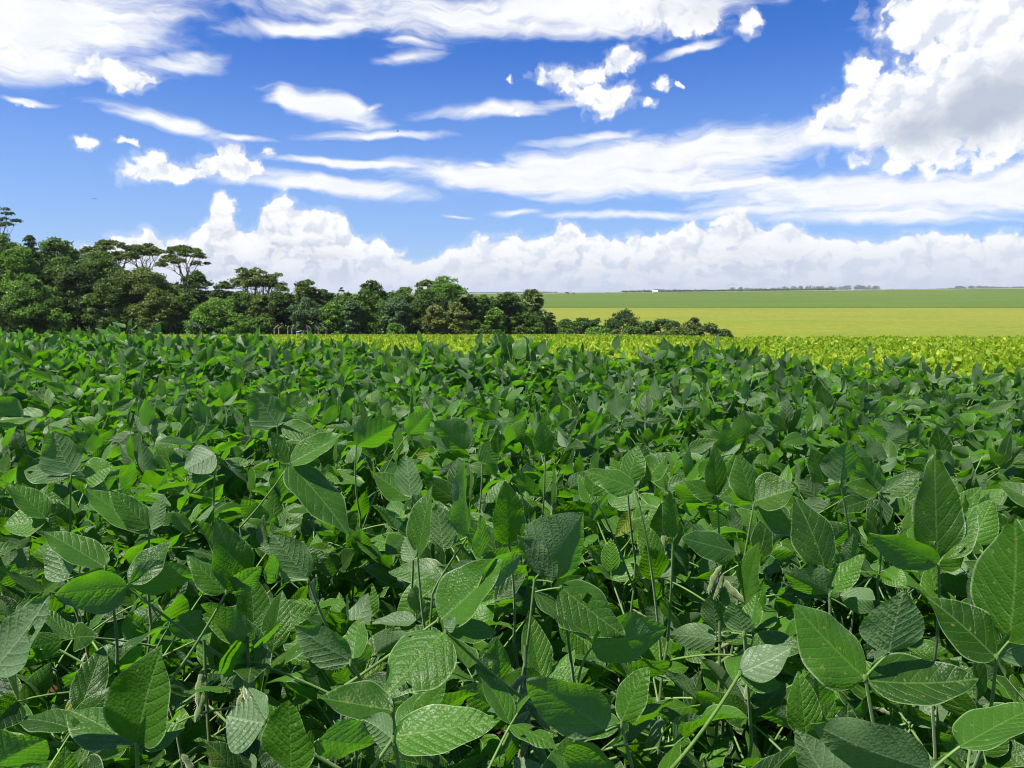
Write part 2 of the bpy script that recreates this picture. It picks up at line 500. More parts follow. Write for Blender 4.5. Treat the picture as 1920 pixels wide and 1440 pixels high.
M_POST = simple('weathered_wood', (0.13, 0.105, 0.075), (0.26, 0.21, 0.15), 5, 0.85, 0.5, 0.02)
M_WHITE = simple('white_paint', (0.70, 0.70, 0.72), (0.80, 0.80, 0.80), 4, 0.5, 0.1, 0.01)
M_ROOF = simple('pale_metal_roof', (0.45, 0.46, 0.55), (0.6, 0.6, 0.68), 3, 0.5, 0.1, 0.01)
M_FEATHER = simple('dark_feathers', (0.02, 0.02, 0.02), (0.04, 0.04, 0.04), 10)


# ------------------------------------------------------------------ terrain
def ground_z(x, y):
    x = np.asarray(x, float); y = np.asarray(y, float)
    s = x / np.maximum(y, 3.0)
    yc = np.interp(s, [0.03, 0.12, 0.28], [128.0, 98.0, 50.0])
    fld = -0.046 * np.log1p(np.exp(np.clip((y - 8.6) / 1.2, -30, 30))) * 1.2
    fld = np.where(y > 35, -0.046 * (y - 8.6), fld)
    zc = -0.046 * (yc - 8.6)
    t = np.clip((y - yc) / 170.0, 0, 1)
    drop = zc - 0.046 * (y - yc) - (24 + zc) * t * t * (3 - 2 * t) * 0.8
    z1 = 1.3 + (558 - np.interp(s, [-.1, .04, .66], [552, 551.3, 543.5])) / F * 1300
    lift = z1 - (1.3 + 6.7 / F * 1300)
    far = np.interp(y, [0, 300, 360, 520, 700, 1000, 1300, 1750, 2100, 3000, 5200, 7000, 12000],
                    [-26, -26, -21, -14.5, -9.3, -1.6, 6.4, 10.0, 7, 2, 31, 24, -60])
    far = far + lift * (np.clip((y - 700) / 600, 0, 1.6) + np.clip((y - 3000) / 1000, 0, 2.6))
    k = np.clip((y - yc - 90) / 140.0, 0, 1); k = k * k * (3 - 2 * k)
    z = np.where(y < yc, fld, drop * (1 - k) + far * k)
    return z


def sheet(name, ys, s0, s1, ns, mats, off, kind='structure', rough=0.0, seed=0):
    """part of the terrain between distances ys and bearings s0..s1 (functions or numbers)"""
    V = []
    for y in ys:
        a = s0(y) if callable(s0) else s0; b = s1(y) if callable(s1) else s1
        xs = np.linspace(a, b, ns) * max(y, 3.0)
        V.append(np.stack([xs, np.full(ns, y), ground_z(xs, y) + off], -1))
    V = np.concatenate(V)
    i = np.arange(len(ys) - 1)[:, None] * ns; j = np.arange(ns - 1)[None]
    Q = np.stack([i + j, i + j + 1, i + j + 1 + ns, i + j + ns], -1).reshape(-1, 4)
    return link(name, mesh(name, V, Q, mats, smooth=True), kind=kind)


def field_mat(name, a, b, c, sx=0.02, sy=0.1, grain=0.8):
    m_, g = mat(name)
    pos = g.node('ShaderNodeTexCoord').outputs['Object']
    n1 = g.noise(g.v('MULTIPLY', pos, (sx * .25, sy * .35, 0.05)), 1.0, 5, 0.6)
    n2 = g.noise(g.v('MULTIPLY', pos, (sx, sy, 0.1)), 1.0, 5, 0.6)
    n3 = g.noise(g.v('MULTIPLY', pos, (.22, .22, .22)), 1.0, 5, 0.75)
    k = g.mix(g.smooth(n1, 0.35, 0.65), c4(*a), c4(*b))
    k = g.mix(g.smooth(n2, 0.52, 0.72, 0, 0.55), k, c4(*c))
    gx, gy_, _ = g.sep(pos)
    ln = g.m('ABSOLUTE', g.sub(g.m('FRACT', g.mul(g.add(gx, g.add(g.mul(gy_, 3.1), g.mul(n1, 40.0))), 0.012)), 0.5))
    k = g.mix(g.smooth(ln, 0.0, 0.05, 0.35, 0.0), k, g.mix(1.0, k, c4(.75, .8, .7), 'MULTIPLY'))
    dk = g.mix(1.0, k, c4(.70, .76, .66), 'MULTIPLY')
    k = g.mix(g.mul(g.smooth(n3, 0.42, 0.62, 1, 0), grain), k, dk)
    out(g, principled(g, k, 0.95, 0.1, bump(g, n3, 0.6, 0.6)))
    return m_


M_OLIVE = field_mat('olive_field', (0.160, 0.192, 0.012), (0.195, 0.205, 0.018), (0.115, 0.165, 0.010))
M_GREEN = field_mat('green_field', (0.072, 0.122, 0.009), (0.092, 0.138, 0.012), (0.118, 0.150, 0.016))
M_PAST = field_mat('pasture', (0.12, 0.17, 0.06), (0.22, 0.22, 0.11), (0.09, 0.13, 0.05), 0.004, 0.01)

ysg = np.concatenate([np.linspace(-60, -4, 8), np.linspace(-2, 14, 30), np.linspace(16, 130, 50), np.linspace(135, 360, 46), np.linspace(380, 1900, 50), np.linspace(2000, 12000, 30)])
V = []
NS = 161
for y in ysg:
    w = 60 + max(y, 0) * 1.6
    xs = np.linspace(-1, 1, NS) * w
    V.append(np.stack([xs, np.full(NS, y), ground_z(xs, y)], -1))
V = np.concatenate(V)
i = np.arange(len(ysg) - 1)[:, None] * NS; j = np.arange(NS - 1)[None]
Q = np.stack([i + j, i + j + 1, i + j + 1 + NS, i + j + NS], -1).reshape(-1, 4)
mg, gg = mat('ground_cover')
gp = gg.node('ShaderNodeTexCoord').outputs['Object']
_, gy, _ = gg.sep(gp)
nz = gg.noise(gp, 3.0, 6, 0.65)
soil = gg.mix(gg.smooth(nz, 0.3, 0.7), c4(0.035, 0.021, 0.013), c4(0.085, 0.052, 0.03))
grassc = gg.mix(gg.noise(gp, 0.05, 5, 0.7), c4(0.05, 0.10, 0.02), c4(0.16, 0.20, 0.06))
kk = gg.mix(gg.smooth(gy, 118, 140), soil, grassc)
out(gg, principled(gg, kk, 0.95, 0.1, bump(gg, nz, 0.8, 0.03)))
V_ALL_MIN = V[:, 2].min()
link('ground', mesh('ground', V, Q, [mg], smooth=True), kind='structure')
sheet('olive_crop_field', np.linspace(262, 716, 40), -0.35, 1.0, 60, [M_OLIVE], 0.7)
sheet('green_crop_field', np.linspace(716.5, 1420, 40), -0.3, 1.1, 60, [M_GREEN], 0.9)
sheet('hilltop_pasture', np.linspace(1425, 1750, 12), -0.3, 1.1, 60, [M_PAST], 1.2)
sheet('far_hill', np.linspace(3100, 5300, 20), -0.5, 1.1, 80, [M_PAST], 3.0)


# ------------------------------------------------------------------ soybean leaflets
def grid(nu, nv):
    i = np.arange(nu - 1)[:, None] * nv; j = np.arange(nv - 1)[None]
    return np.stack([i + j, i + j + 1, i + j + 1 + nv, i + j + nv], -1).reshape(-1, 4)


def leaflet(B, A, N, L, Wd, rs, nu=9, nv=7, fold=None, curl=None, taper=None):
    """blade from base B along A, facing N; Wd = full width"""
    A = nrm(A); N = nrm(N - A * np.dot(N, A)); X = np.cross(A, N)
    fold = rs.uniform(0.0, 0.5) if fold is None else fold
    curl = rs.uniform(-0.25, 0.9) if curl is None else curl
    k = rs.uniform(0.80, 1.0) if taper is None else taper
    t = np.linspace(0, 1, nu); s = np.linspace(-1, 1, nv)
    w = np.sin(np.pi * np.clip(t, 0, 1) ** (0.72 * k + 0.12)) ** 0.72
    w = w * (1 - 0.30 * t ** 2.2) * 1.04; w[0] = 0.05; w[-1] = 0.02
    ang = curl * t ** 1.4
    cx = np.concatenate([[0], np.cumsum(np.cos(ang[1:]) / (nu - 1))]) * L
    cz = -np.concatenate([[0], np.cumsum(np.sin(ang[1:]) / (nu - 1))]) * L
    T, Sg = np.meshgrid(t, s, indexing='ij')
    hw = w[:, None] * Wd / 2
    bow = rs.uniform(-.10, .10)                      # sideways bend
    px = Sg * hw * np.cos(fold) + bow * L * (T ** 2)
    up = np.abs(Sg) * hw * np.sin(fold)
    ph = rs.uniform(0, 6.28, 4)
    up = up + L * 0.018 * np.sin(T * 9 + ph[0]) * Sg * np.abs(Sg) + L * 0.016 * np.sin(T * 15 + ph[1] + Sg) * Sg ** 2
    up = up - (Sg ** 2) * hw * rs.uniform(-.15, .35)
    if nu > 10:   # quilted blade between the side veins
        phv = (T - np.abs(Sg) ** 1.25 * w[:, None] * .36) * 7.0 + (Sg > 0) * .45
        up = up + L * 0.0016 * (np.abs(np.sin(phv * np.pi)) - .5) * np.minimum(1, np.abs(Sg) * 5) * (1 - np.abs(Sg) ** 6)
    nA = -np.sin(ang)[:, None]; nN = np.cos(ang)[:, None]
    Vx = cx[:, None] * np.ones_like(Sg) - up * nA * 0 + up * np.sin(ang)[:, None]
    Vz = cz[:, None] + up * np.cos(ang)[:, None]
    V = B + Vx[..., None] * A + px[..., None] * X + Vz[..., None] * N
    uv = np.stack([T, 0.5 + 0.5 * Sg * w[:, None]], -1)
    return V.reshape(-1, 3), grid(nu, nv), uv.reshape(-1, 2), np.abs(Sg).ravel()


def add_leaflet(bag, B, A, N, L, Wd, rs, tint=None, res=(9, 7), holes=0, **kw):
    V, Q, uv, ed = leaflet(B, A, N, L, Wd, rs, res[0], res[1], **kw)
    if holes:
        nu, nv = res
        qi = np.arange(len(Q)); ui = qi // (nv - 1); vi = qi % (nv - 1)
        keep = np.ones(len(Q), bool)
        for _ in range(holes):
            hu, hv = rs.randint(3, nu - 4), rs.randint(1, nv - 2)
            keep &= ~((np.abs(ui - hu) <= rs.randint(0, 2)) & (np.abs(vi - hv) <= rs.randint(0, 2)))
        Q = Q[keep]
    bag.add(V, Q, uv, rs.uniform(0, 1) if tint is None else tint, ed)


def rand_dir(rs, lo, hi):
    a = rs.uniform(0, 2 * np.pi); e = math.radians(rs.uniform(lo, hi))
    return np.array([math.cos(a) * math.cos(e), math.sin(a) * math.cos(e), math.sin(e)])


def trifoliate(bag, node, outd, size, rs, res, petiole_from=None):
    """three leaflets at the end of a petiole; outd = horizontal direction away from the stem"""
    outd = nrm(outd + np.array([0, 0, 0.0]))
    side = np.array([-outd[1], outd[0], 0]); side = nrm(side)
    pitch = math.radians(rs.choice([rs.uniform(-25, 25), rs.uniform(35, 85), rs.uniform(30, 80)]))
    base_t = rs.uniform(0, 1)
    f = nrm(outd * math.cos(pitch) + np.array([0, 0, math.sin(pitch)]))
    up = nrm(np.cross(side, f)) * (1 if np.cross(side, f)[2] > 0 or abs(pitch) > 1.3 else -1)
    if up[2] < 0: up = -up
    for k in (0, 1, -1):
        if k == 0:
            B = node + f * size * 0.22; A = f
        else:
            a = math.radians(rs.uniform(55, 95)) * k
            B = node; A = nrm(f * math.cos(a) + side * math.sin(a) + np.array([0, 0, rs.uniform(-.35, 1.0)]))
        roll = rs.normal(0, 0.8)
        N = up + rs.normal(0, 0.30, 3)
        N = nrm(N - A * np.dot(N, A)); Xs = np.cross(A, N)
        N = N * math.cos(roll) + Xs * math.sin(roll)
        L = size * rs.uniform(0.8, 1.12)
        add_leaflet(bag, B, A, N, L, L * rs.uniform(0.48, 0.68), rs, (1.0 if rs.rand() < .005 else np.clip(base_t + rs.uniform(-.3, .3), 0, .97)), res,
                    holes=(rs.randint(0, 3) if res[0] > 12 and rs.rand() < .18 else 0))
    p1 = node; p2 = node + f * size * 0.22
    V, Q = tube([p1, (p1 + p2) / 2, p2], 0.0011, 4); bag.add(V, Q, mi=1)
    if petiole_from is not None:
        mid = (petiole_from + node) / 2 + np.array([0, 0, 0.02]) + outd * 0.02
        V, Q = tube(bez(petiole_from, mid, node, 7), np.linspace(0.0021, 0.0014, 7), 5); bag.add(V, Q, mi=1)


def pod_mesh(rs, L=0.05, hair=60):
    """curved, lumpy, hairy pod hanging from the origin along -z"""
    n = 15; t = np.linspace(0, 1, n)
    b = rs.uniform(0.2, 0.5) * rs.choice([-1, 1])
    pts = np.stack([b * L * t * t, np.zeros(n), -L * t], -1)
    r = L * 0.105 * np.sin(np.pi * np.clip(t, 0.02, 0.98)) ** 0.45 * (1 + 0.16 * np.cos(t * 2 * np.pi * 3 + 3.14))
    r[-1] = L * 0.012
    V, Q = tube(pts, r, 9)
    c = np.repeat(pts, 9, 0); V[:len(c), 1] = (V[:len(c), 1]) * 0.72
    bag = Bag(); bag.add(V, Q, mi=0)
    if hair:
        k = rs.randint(9, 9 * (n - 1), hair)
        base = V[k]; d = base - c[k]; d /= np.linalg.norm(d, axis=1)[:, None] + 1e-9
        d = d + np.array([0, 0, -0.6]) + rs.normal(0, .25, d.shape)
        sidev = np.cross(d, rs.normal(0, 1, d.shape)); sidev /= np.linalg.norm(sidev, axis=1)[:, None]
        HV = np.stack([base - sidev * .00022, base + sidev * .00022, base + d * .0030 + sidev * .0001, base + d * .0030 - sidev * .0001], 1).reshape(-1, 3)
        bag.add(HV, np.arange(len(HV)).reshape(-1, 4), mi=1)
    return bag.mesh('pod', [M_POD, M_HAIR])


RS = np.random.RandomState(11)
PODS = [pod_mesh(RS, RS.uniform(.042, .055)) for _ in range(5)]


def build_plant_parts(rs, H, n_tri, res, size=0.112, split=False):
    """list of (kind, mesh, local matrix) for a plant whose root is the origin"""
    parts = []
    lean = rs.normal(0, 0.03, 2)
    w_ = rs.uniform(0, 6.28, 2)
    spts = np.array([[lean[0] * t + 0.014 * t * math.sin(t * 9 + w_[0]), lean[1] * t + .012 * t * math.sin(t * 8 + w_[1]), H * 0.84 * t] for t in np.linspace(0, 1, 13)])
    V, Q = tube(spts, np.linspace(0.0045, 0.0018, 13), 6)
    sb = Bag(); sb.add(V, Q)
    parts.append(('stem', sb.mesh('stem', [M_STEM]), None))
    allb = Bag()
    for k in range(n_tri):
        q = (k + rs.uniform(0, 1)) / n_tri
        h0 = H * (0.10 + 0.76 * q ** .7)
        a = k * 2.4 + rs.uniform(-.5, .5)
        outd = np.array([math.cos(a), math.sin(a), 0])
        pl = rs.uniform(0.08, 0.22) * (1.15 - 0.45 * q)
        s0 = np.array([np.interp(h0, spts[:, 2], spts[:, c]) for c in range(3)]); s0[2] = h0
        node = s0 + outd * pl * rs.uniform(.55, .95) + np.array([0, 0, rs.uniform(0.03, 0.16)])
        node[2] = min(node[2], H * rs.uniform(.88, 1.0))
        b = Bag() if split else allb
        if split:
            trifoliate(b, node, outd, size * rs.uniform(.78, 1.12), rs, res, s0)
            parts.append(('leaf', b.mesh('leaf', [M_LEAF, M_PET], off=s0), s0))
        else:
            trifoliate(b, node, outd, size * rs.uniform(.78, 1.12), rs, res, s0)
    if not split:
        parts.append(('foliage', allb.mesh('foliage', [M_LEAF, M_PET]), None))
    return parts, spts


def make_plant(rs, H, n_tri, res, npods=0, split=False, **kw):
    parts, spts = build_plant_parts(rs, H, n_tri, res, split=split, **kw)
    root = link('soybean_plant', None)
    for kind, me, loc in parts:
        link(kind, me, root, loc=tuple(loc) if loc is not None else None)
    for k in range(npods):
        z = H * rs.uniform(.35, .75)
        o = link('pod', PODS[rs.randint(0, 5)], root, loc=(np.interp(z, spts[:, 2], spts[:, 0]), np.interp(z, spts[:, 2], spts[:, 1]), z))
        o.rotation_euler = (rs.uniform(-.9, .9), rs.uniform(-.9, .9), rs.uniform(0, 6.28)); o.scale = (rs.uniform(.7, 1.05),) * 3
    return root


def dup(root, loc, rz, sc, **kw):
    r = root.copy(); COL.objects.link(r)
    r.location = loc; r.rotation_euler = (0, 0, rz); r.scale = sc
    for ch in root.children:
        c = ch.copy(); COL.objects.link(c); c.parent = r
        for gch in ch.children:
            d = gch.copy(); COL.objects.link(d); d.parent = c
    for k, v_ in kw.items(): r[k] = v_
    return r


def edge_y(x): return 6.85 - 0.45 * x          # far edge of the dark soybeans


# ------------------------------------------------------------------ foreground plants whose leaves stand out in the photo
# one plant each: label, node pixel, height of the node above the soil, petiole foot pixel,
# leaflets (base px, tip px, apparent width px, face, depth change of the tip in m)
# face: 'T' top side towards the sun and the viewer, 'B' leaning over, lit through from behind, 'U' pale underside
HEROES = [
    ('soybean plant at bottom right with flat sunlit grey green leaves left and right', (1622, 1270), .90, (1655, 1445),
     [((1622, 1272), (1484, 1142), 118, 'T', .03), ((1668, 1223), (1688, 1112), 108, 'B', .0), ((1628, 1276), (1828, 1296), 96, 'T', .0)]),
    ('soybean plant on the right edge with a very large dark upright oval leaf', (1868, 1232), .91, (1862, 1330),
     [((1866, 1232), (1752, 1115), 92, 'T', .03), ((1892, 1202), (1925, 985), 140, 'T', .0), ((1872, 1228), (1950, 1188), 60, 'B', .0)]),
    ('soybean plant at right with a tall pointed dark leaf above a bright one', (1760, 1058), .92, (1762, 1120),
     [((1755, 1058), (1636, 1000), 64, 'B', .0), ((1757, 1045), (1750, 858), 88, 'T', .02), ((1765, 1050), (1832, 950), 62, 'T', .02)]),
    ('soybean plant with a crinkled upright pale green leaf over a short bright leaf pointing left', (1556, 1115), .90, (1557, 1195),
     [((1553, 1113), (1478, 1072), 66, 'B', .0), ((1546, 1064), (1504, 932), 78, 'T', .02), ((1560, 1108), (1612, 1036), 44, 'T', .0)]),
    ('soybean plant with a round dark leaf tilted towards the viewer on the right', (1413, 948), .92, (1402, 1010),
     [((1416, 940), (1491, 914), 74, 'T', -.02), ((1414, 955), (1492, 1000), 48, 'T', .0), ((1410, 940), (1385, 853), 56, 'T', .02)]),
    ('soybean plant with a slim bright upright leaf above spread grey green ones', (1648, 925), .93, (1656, 1000),
     [((1648, 922), (1609, 853), 42, 'B', .0), ((1652, 925), (1726, 890), 42, 'T', .0), ((1644, 925), (1590, 905), 34, 'T', .0)]),
    ('soybean plant with a narrow upright leaf on a straight pale petiole', (1345, 932), .93, (1350, 1000),
     [((1344, 930), (1339, 834), 42, 'T', .0), ((1340, 934), (1288, 898), 36, 'T', .0), ((1350, 932), (1385, 892), 28, 'T', .0)]),
    ('soybean plant at left with four broad leaves spreading from one pale joint', (240, 1100), .90, (310, 1158),
     [((238, 1100), (108, 1114), 82, 'B', -.03), ((242, 1092), (322, 1020), 54, 'T', .03), ((243, 1100), (372, 1062), 66, 'B', .03)]),
    ('soybean plant with a dark notched leaf standing up over two pale leaves', (425, 1110), .90, (395, 1165),
     [((445, 1107), (425, 972), 74, 'T', .0), ((422, 1110), (352, 1042), 48, 'T', .0), ((430, 1112), (490, 1060), 46, 'B', .0)]),
    ('soybean plant at the bottom with one pale leaf underside turned to the viewer', (497, 1356), .90, (602, 1425),
     [((495, 1356), (424, 1345), 118, 'U', .0), ((498, 1350), (470, 1290), 30, 'B', .03)]),
    ('soybean plant at bottom left with a big upright dark leaf like a spade', (257, 1398), .89, (258, 1460),
     [((256, 1394), (288, 1215), 122, 'T', .0), ((250, 1396), (126, 1322), 92, 'T', .03), ((262, 1396), (345, 1368), 56, 'T', .02)]),
    ('soybean plant at bottom centre with a round veined leaf in sun pointing down left', (836, 1184), .90, (875, 1222),
     [((832, 1186), (716, 1300), 116, 'T', -.06), ((838, 1182), (852, 1158), 26, 'U', .0), ((840, 1186), (930, 1172), 54, 'T', .03)]),
    ('soybean plant at the bottom with a long leaf crossed by a stem shadow', (738, 1384), .90, (700, 1440),
     [((740, 1382), (930, 1352), 92, 'T', .0), ((736, 1386), (690, 1345), 56, 'B', .03)]),
    ('soybean plant at bottom centre right with a broad smooth dark leaf pointing up left', (1165, 1358), .89, (1185, 1440),
     [((1136, 1370), (990, 1262), 112, 'B', .0), ((1166, 1352), (1205, 1250), 62, 'T', .0), ((1160, 1362), (1048, 1352), 60, 'T', .04)]),
    ('soybean plant in the centre with a huge square shouldered dark leaf', (1002, 1088), .91, (990, 1215),
     [((1036, 1092), (975, 1000), 52, 'B', .0), ((1010, 1078), (1096, 966), 122, 'B', .03)]),
    ('soybean plant left of centre with a broad shaded leaf rising to the right', (822, 1162), .90, (770, 1200),
     [((826, 1162), (948, 1062), 98, 'T', .0), ((905, 1080), (980, 1040), 50, 'B', .04)]),
    ('soybean plant with a dark oval leaf falling to the right beside a narrow twisted leaf', (1052, 1102), .90, (1080, 1300),
     [((1050, 1100), (1165, 1196), 96, 'T', -.02), ((1004, 1110), (1094, 1198), 34, 'T', -.04), ((1110, 1215), (1252, 1174), 92, 'B', .03)]),
    ('soybean plant with a silvery leaf underside seen edge on', (878, 1006), .92, (868, 1020),
     [((878, 1006), (862, 866), 36, 'U', .0), ((832, 1030), (820, 944), 54, 'B', .0)]),
    ('soybean plant with a tall slim grey green leaf standing straight up', (783, 1048), .90, (790, 1150),
     [((784, 1046), (801, 916), 44, 'T', .0), ((775, 1050), (762, 1010), 36, 'B', .03)]),
    ('soybean plant whose upright leaf is in deep shade in the middle', (955, 1022), .91, (960, 1060),
     [((953, 1020), (950, 905), 64, 'T', .0)]),
    ('soybean plant with one brightly lit pointed oval leaf above a crinkled round one', (772, 932), .93, (775, 990),
     [((770, 932), (764, 855), 52, 'B', .0), ((768, 936), (704, 888), 54, 'T', .02)]),
    ('soybean plant with a long grey green leaf falling to the right', (542, 872), .93, (520, 905),
     [((545, 872), (655, 985), 68, 'T', -.10), ((545, 868), (645, 818), 46, 'T', .0), ((540, 868), (505, 814), 38, 'T', .0)]),
    ('soybean plant at left with one bright yellow green upright leaf', (134, 892), .93, (132, 930),
     [((133, 888), (97, 812), 72, 'B', .0), ((130, 893), (45, 872), 56, 'T', .03), ((160, 895), (208, 870), 52, 'T', .0)]),
    ('soybean plant with a rounded striped leaf bent over its petiole', (403, 852), .93, (402, 925),
     [((403, 850), (348, 880), 60, 'U', -.03), ((395, 862), (360, 905), 50, 'T', -.03)]),
    ('soybean plant on the left edge with a ribbed dark leaf pointing left', (92, 975), .92, (100, 1010),
     [((88, 975), (6, 985), 60, 'T', -.02), ((86, 972), (22, 908), 48, 'T', .0)]),
    ('soybean plant with a flat long leaf in full sun pointing up left', (198, 1064), .91, (205, 1095),
     [((197, 1064), (88, 992), 58, 'T', .02), ((122, 1088), (100, 1010), 52, 'B', .03)]),
    ('soybean plant with two overlapping ribbed leaves pointing up left', (280, 998), .92, (278, 1040),
     [((280, 998), (165, 922), 56, 'T', .02), ((278, 990), (214, 918), 50, 'T', .0), ((283, 992), (310, 925), 30, 'U', .0)]),
    ('soybean plant in the bottom left corner with a large leaf lit through', (-10, 1440), .89, (-15, 1480),
     [((-10, 1435), (84, 1378), 110, 'B', .0), ((-12, 1255), (105, 1130), 84, 'U', .0)]),
    ('soybean plant at the bottom right edge with a wide bright leaf', (1745, 1446), .88, (1750, 1490),
     [((1745, 1444), (1522, 1388), 104, 'B', .0), ((1800, 1400), (1940, 1320), 80, 'T', .03)]),
    ('soybean plant at the bottom with a dark diamond shaped leaf', (545, 1448), .88, (560, 1490),
     [((545, 1446), (545, 1312), 98, 'T', .0), ((600, 1385), (700, 1405), 80, 'B', .03)]),
    ('soybean plant at the bottom with a ribbed leaf pointing left in half shade', (736, 1332), .88, (745, 1400),
     [((738, 1332), (602, 1308), 74, 'T', .0)]),
    ('soybean plant at the bottom with a smooth bright leaf rising to the left', (658, 1242), .89, (690, 1300),
     [((658, 1240), (550, 1180), 72, 'B', .0), ((662, 1240), (668, 1160), 54, 'T', .04)]),
    ('soybean plant with a vivid backlit leaf beside a folded narrow one', (578, 1088), .91, (600, 1150),
     [((576, 1085), (508, 1002), 76, 'B', .0), ((515, 1092), (502, 1040), 32, 'U', -.02)]),
    ('soybean plant with a dark slim leaf standing beside pale pods', (1262, 1012), .91, (1260, 1070),
     [((1262, 1010), (1252, 920), 34, 'T', .0), ((1190, 915), (1100, 880), 48, 'T', .0)]),
    ('soybean plant with a dark drooping leaf over hanging green pods', (1382, 1038), .90, (1395, 1100),
     [((1378, 1034), (1276, 1008), 58, 'T', -.03), ((1398, 1135), (1418, 1012), 44, 'T', -.04)]),
    ('soybean plant with a short rounded bright leaf facing the viewer', (1395, 1188), .89, (1400, 1250),
     [((1395, 1186), (1376, 1128), 54, 'B', .0), ((1402, 1180), (1424, 1120), 40, 'T', .02)]),
    ('soybean plant with a pale cupped leaf underside pointing right', (1388, 1262), .89, (1330, 1360),
     [((1388, 1262), (1484, 1222), 66, 'U', .0), ((1390, 1266), (1460, 1280), 50, 'T', .0)]),
    ('soybean plant with a round bright leaf with an insect hole', (1575, 905), .93, (1585, 950),
     [((1575, 903), (1583, 824), 66, 'B', .0), ((1545, 906), (1525, 838), 44, 'T', .0)]),
    ('soybean plant with a broad flat bright leaf pointing left in the middle of the field', (905, 835), .93, (905, 880),
     [((880, 838), (815, 792), 56, 'B', .0), ((905, 832), (930, 870), 50, 'T', .0)]),
    ('soybean plant left of centre with a wide bright leaf like a fan', (668, 838), .93, (665, 880),
     [((668, 836), (740, 790), 60, 'B', .0), ((765, 815), (808, 770), 46, 'B', .0)]),
    ('soybean plant behind with a large round dark leaf', (520, 800), .95, (522, 835),
     [((520, 798), (478, 735), 72, 'B', .0), ((528, 800), (600, 812), 40, 'T', .0)]),
    ('soybean plant on the left with a smooth bright leaf cut by the frame edge', (44, 790), .94, (46, 820),
     [((42, 788), (-20, 745), 56, 'B', .0), ((80, 780), (0, 786), 26, 'T', .0)]),
    ('soybean plant whose slim leaf sticks up in the centre', (1022, 852), .94, (1022, 880),
     [((1022, 850), (1022, 790), 42, 'T', .0), ((935, 850), (932, 800), 28, 'T', .0)]),
    ('soybean plant with a dark round leaf and a darker neighbour on the right', (1175, 902), .93, (1178, 940),
     [((1178, 900), (1195, 838), 50, 'T', .0), ((1212, 900), (1252, 852), 50, 'T', .0), ((1110, 930), (1115, 878), 46, 'T', .0)]),
]
HERO_XY = []


def hero_leaf(bag, b, t, wpx, face, Y, dY, rs):
    B = at(b[0], b[1], Y); T_ = at(t[0], t[1], Y + dY)
    A = T_ - B; L = np.linalg.norm(A); A = A / L
    view = nrm(np.array([0, 0, CAM_Z]) - (B + T_) / 2)
    vp = nrm(view - A * np.dot(view, A)); sx = np.cross(A, vp)
    if sx[2] < 0: sx = -sx
    wapp = wpx * (Y / F)
    Wr = max(wapp * 1.04, L * .54); Wr = min(Wr, max(L * .85, wapp))
    c = min(1.0, wapp / Wr); s_ = math.sqrt(1 - c * c)
    if c > .8: c, s_ = .80, .60
    if face == 'T': N = vp * c + sx * s_
    elif face == 'B': N = -(vp * c - sx * s_)
    else: N = -(vp * c + sx * s_)
    Wr = wapp / c * 1.02
    if face == 'B' and N[2] < 0 and rs.rand() < .35: N = vp * c + sx * s_
    add_leaflet(bag, B, A, N, L * 1.03, Wr, rs, tint=rs.uniform(.15, .9) if face != 'B' else rs.uniform(.5, 1), res=(26, 17),
                fold=rs.uniform(.0, .28), curl=rs.uniform(-.25, .35), holes=(rs.randint(1, 4) if rs.rand() < .22 else 0))


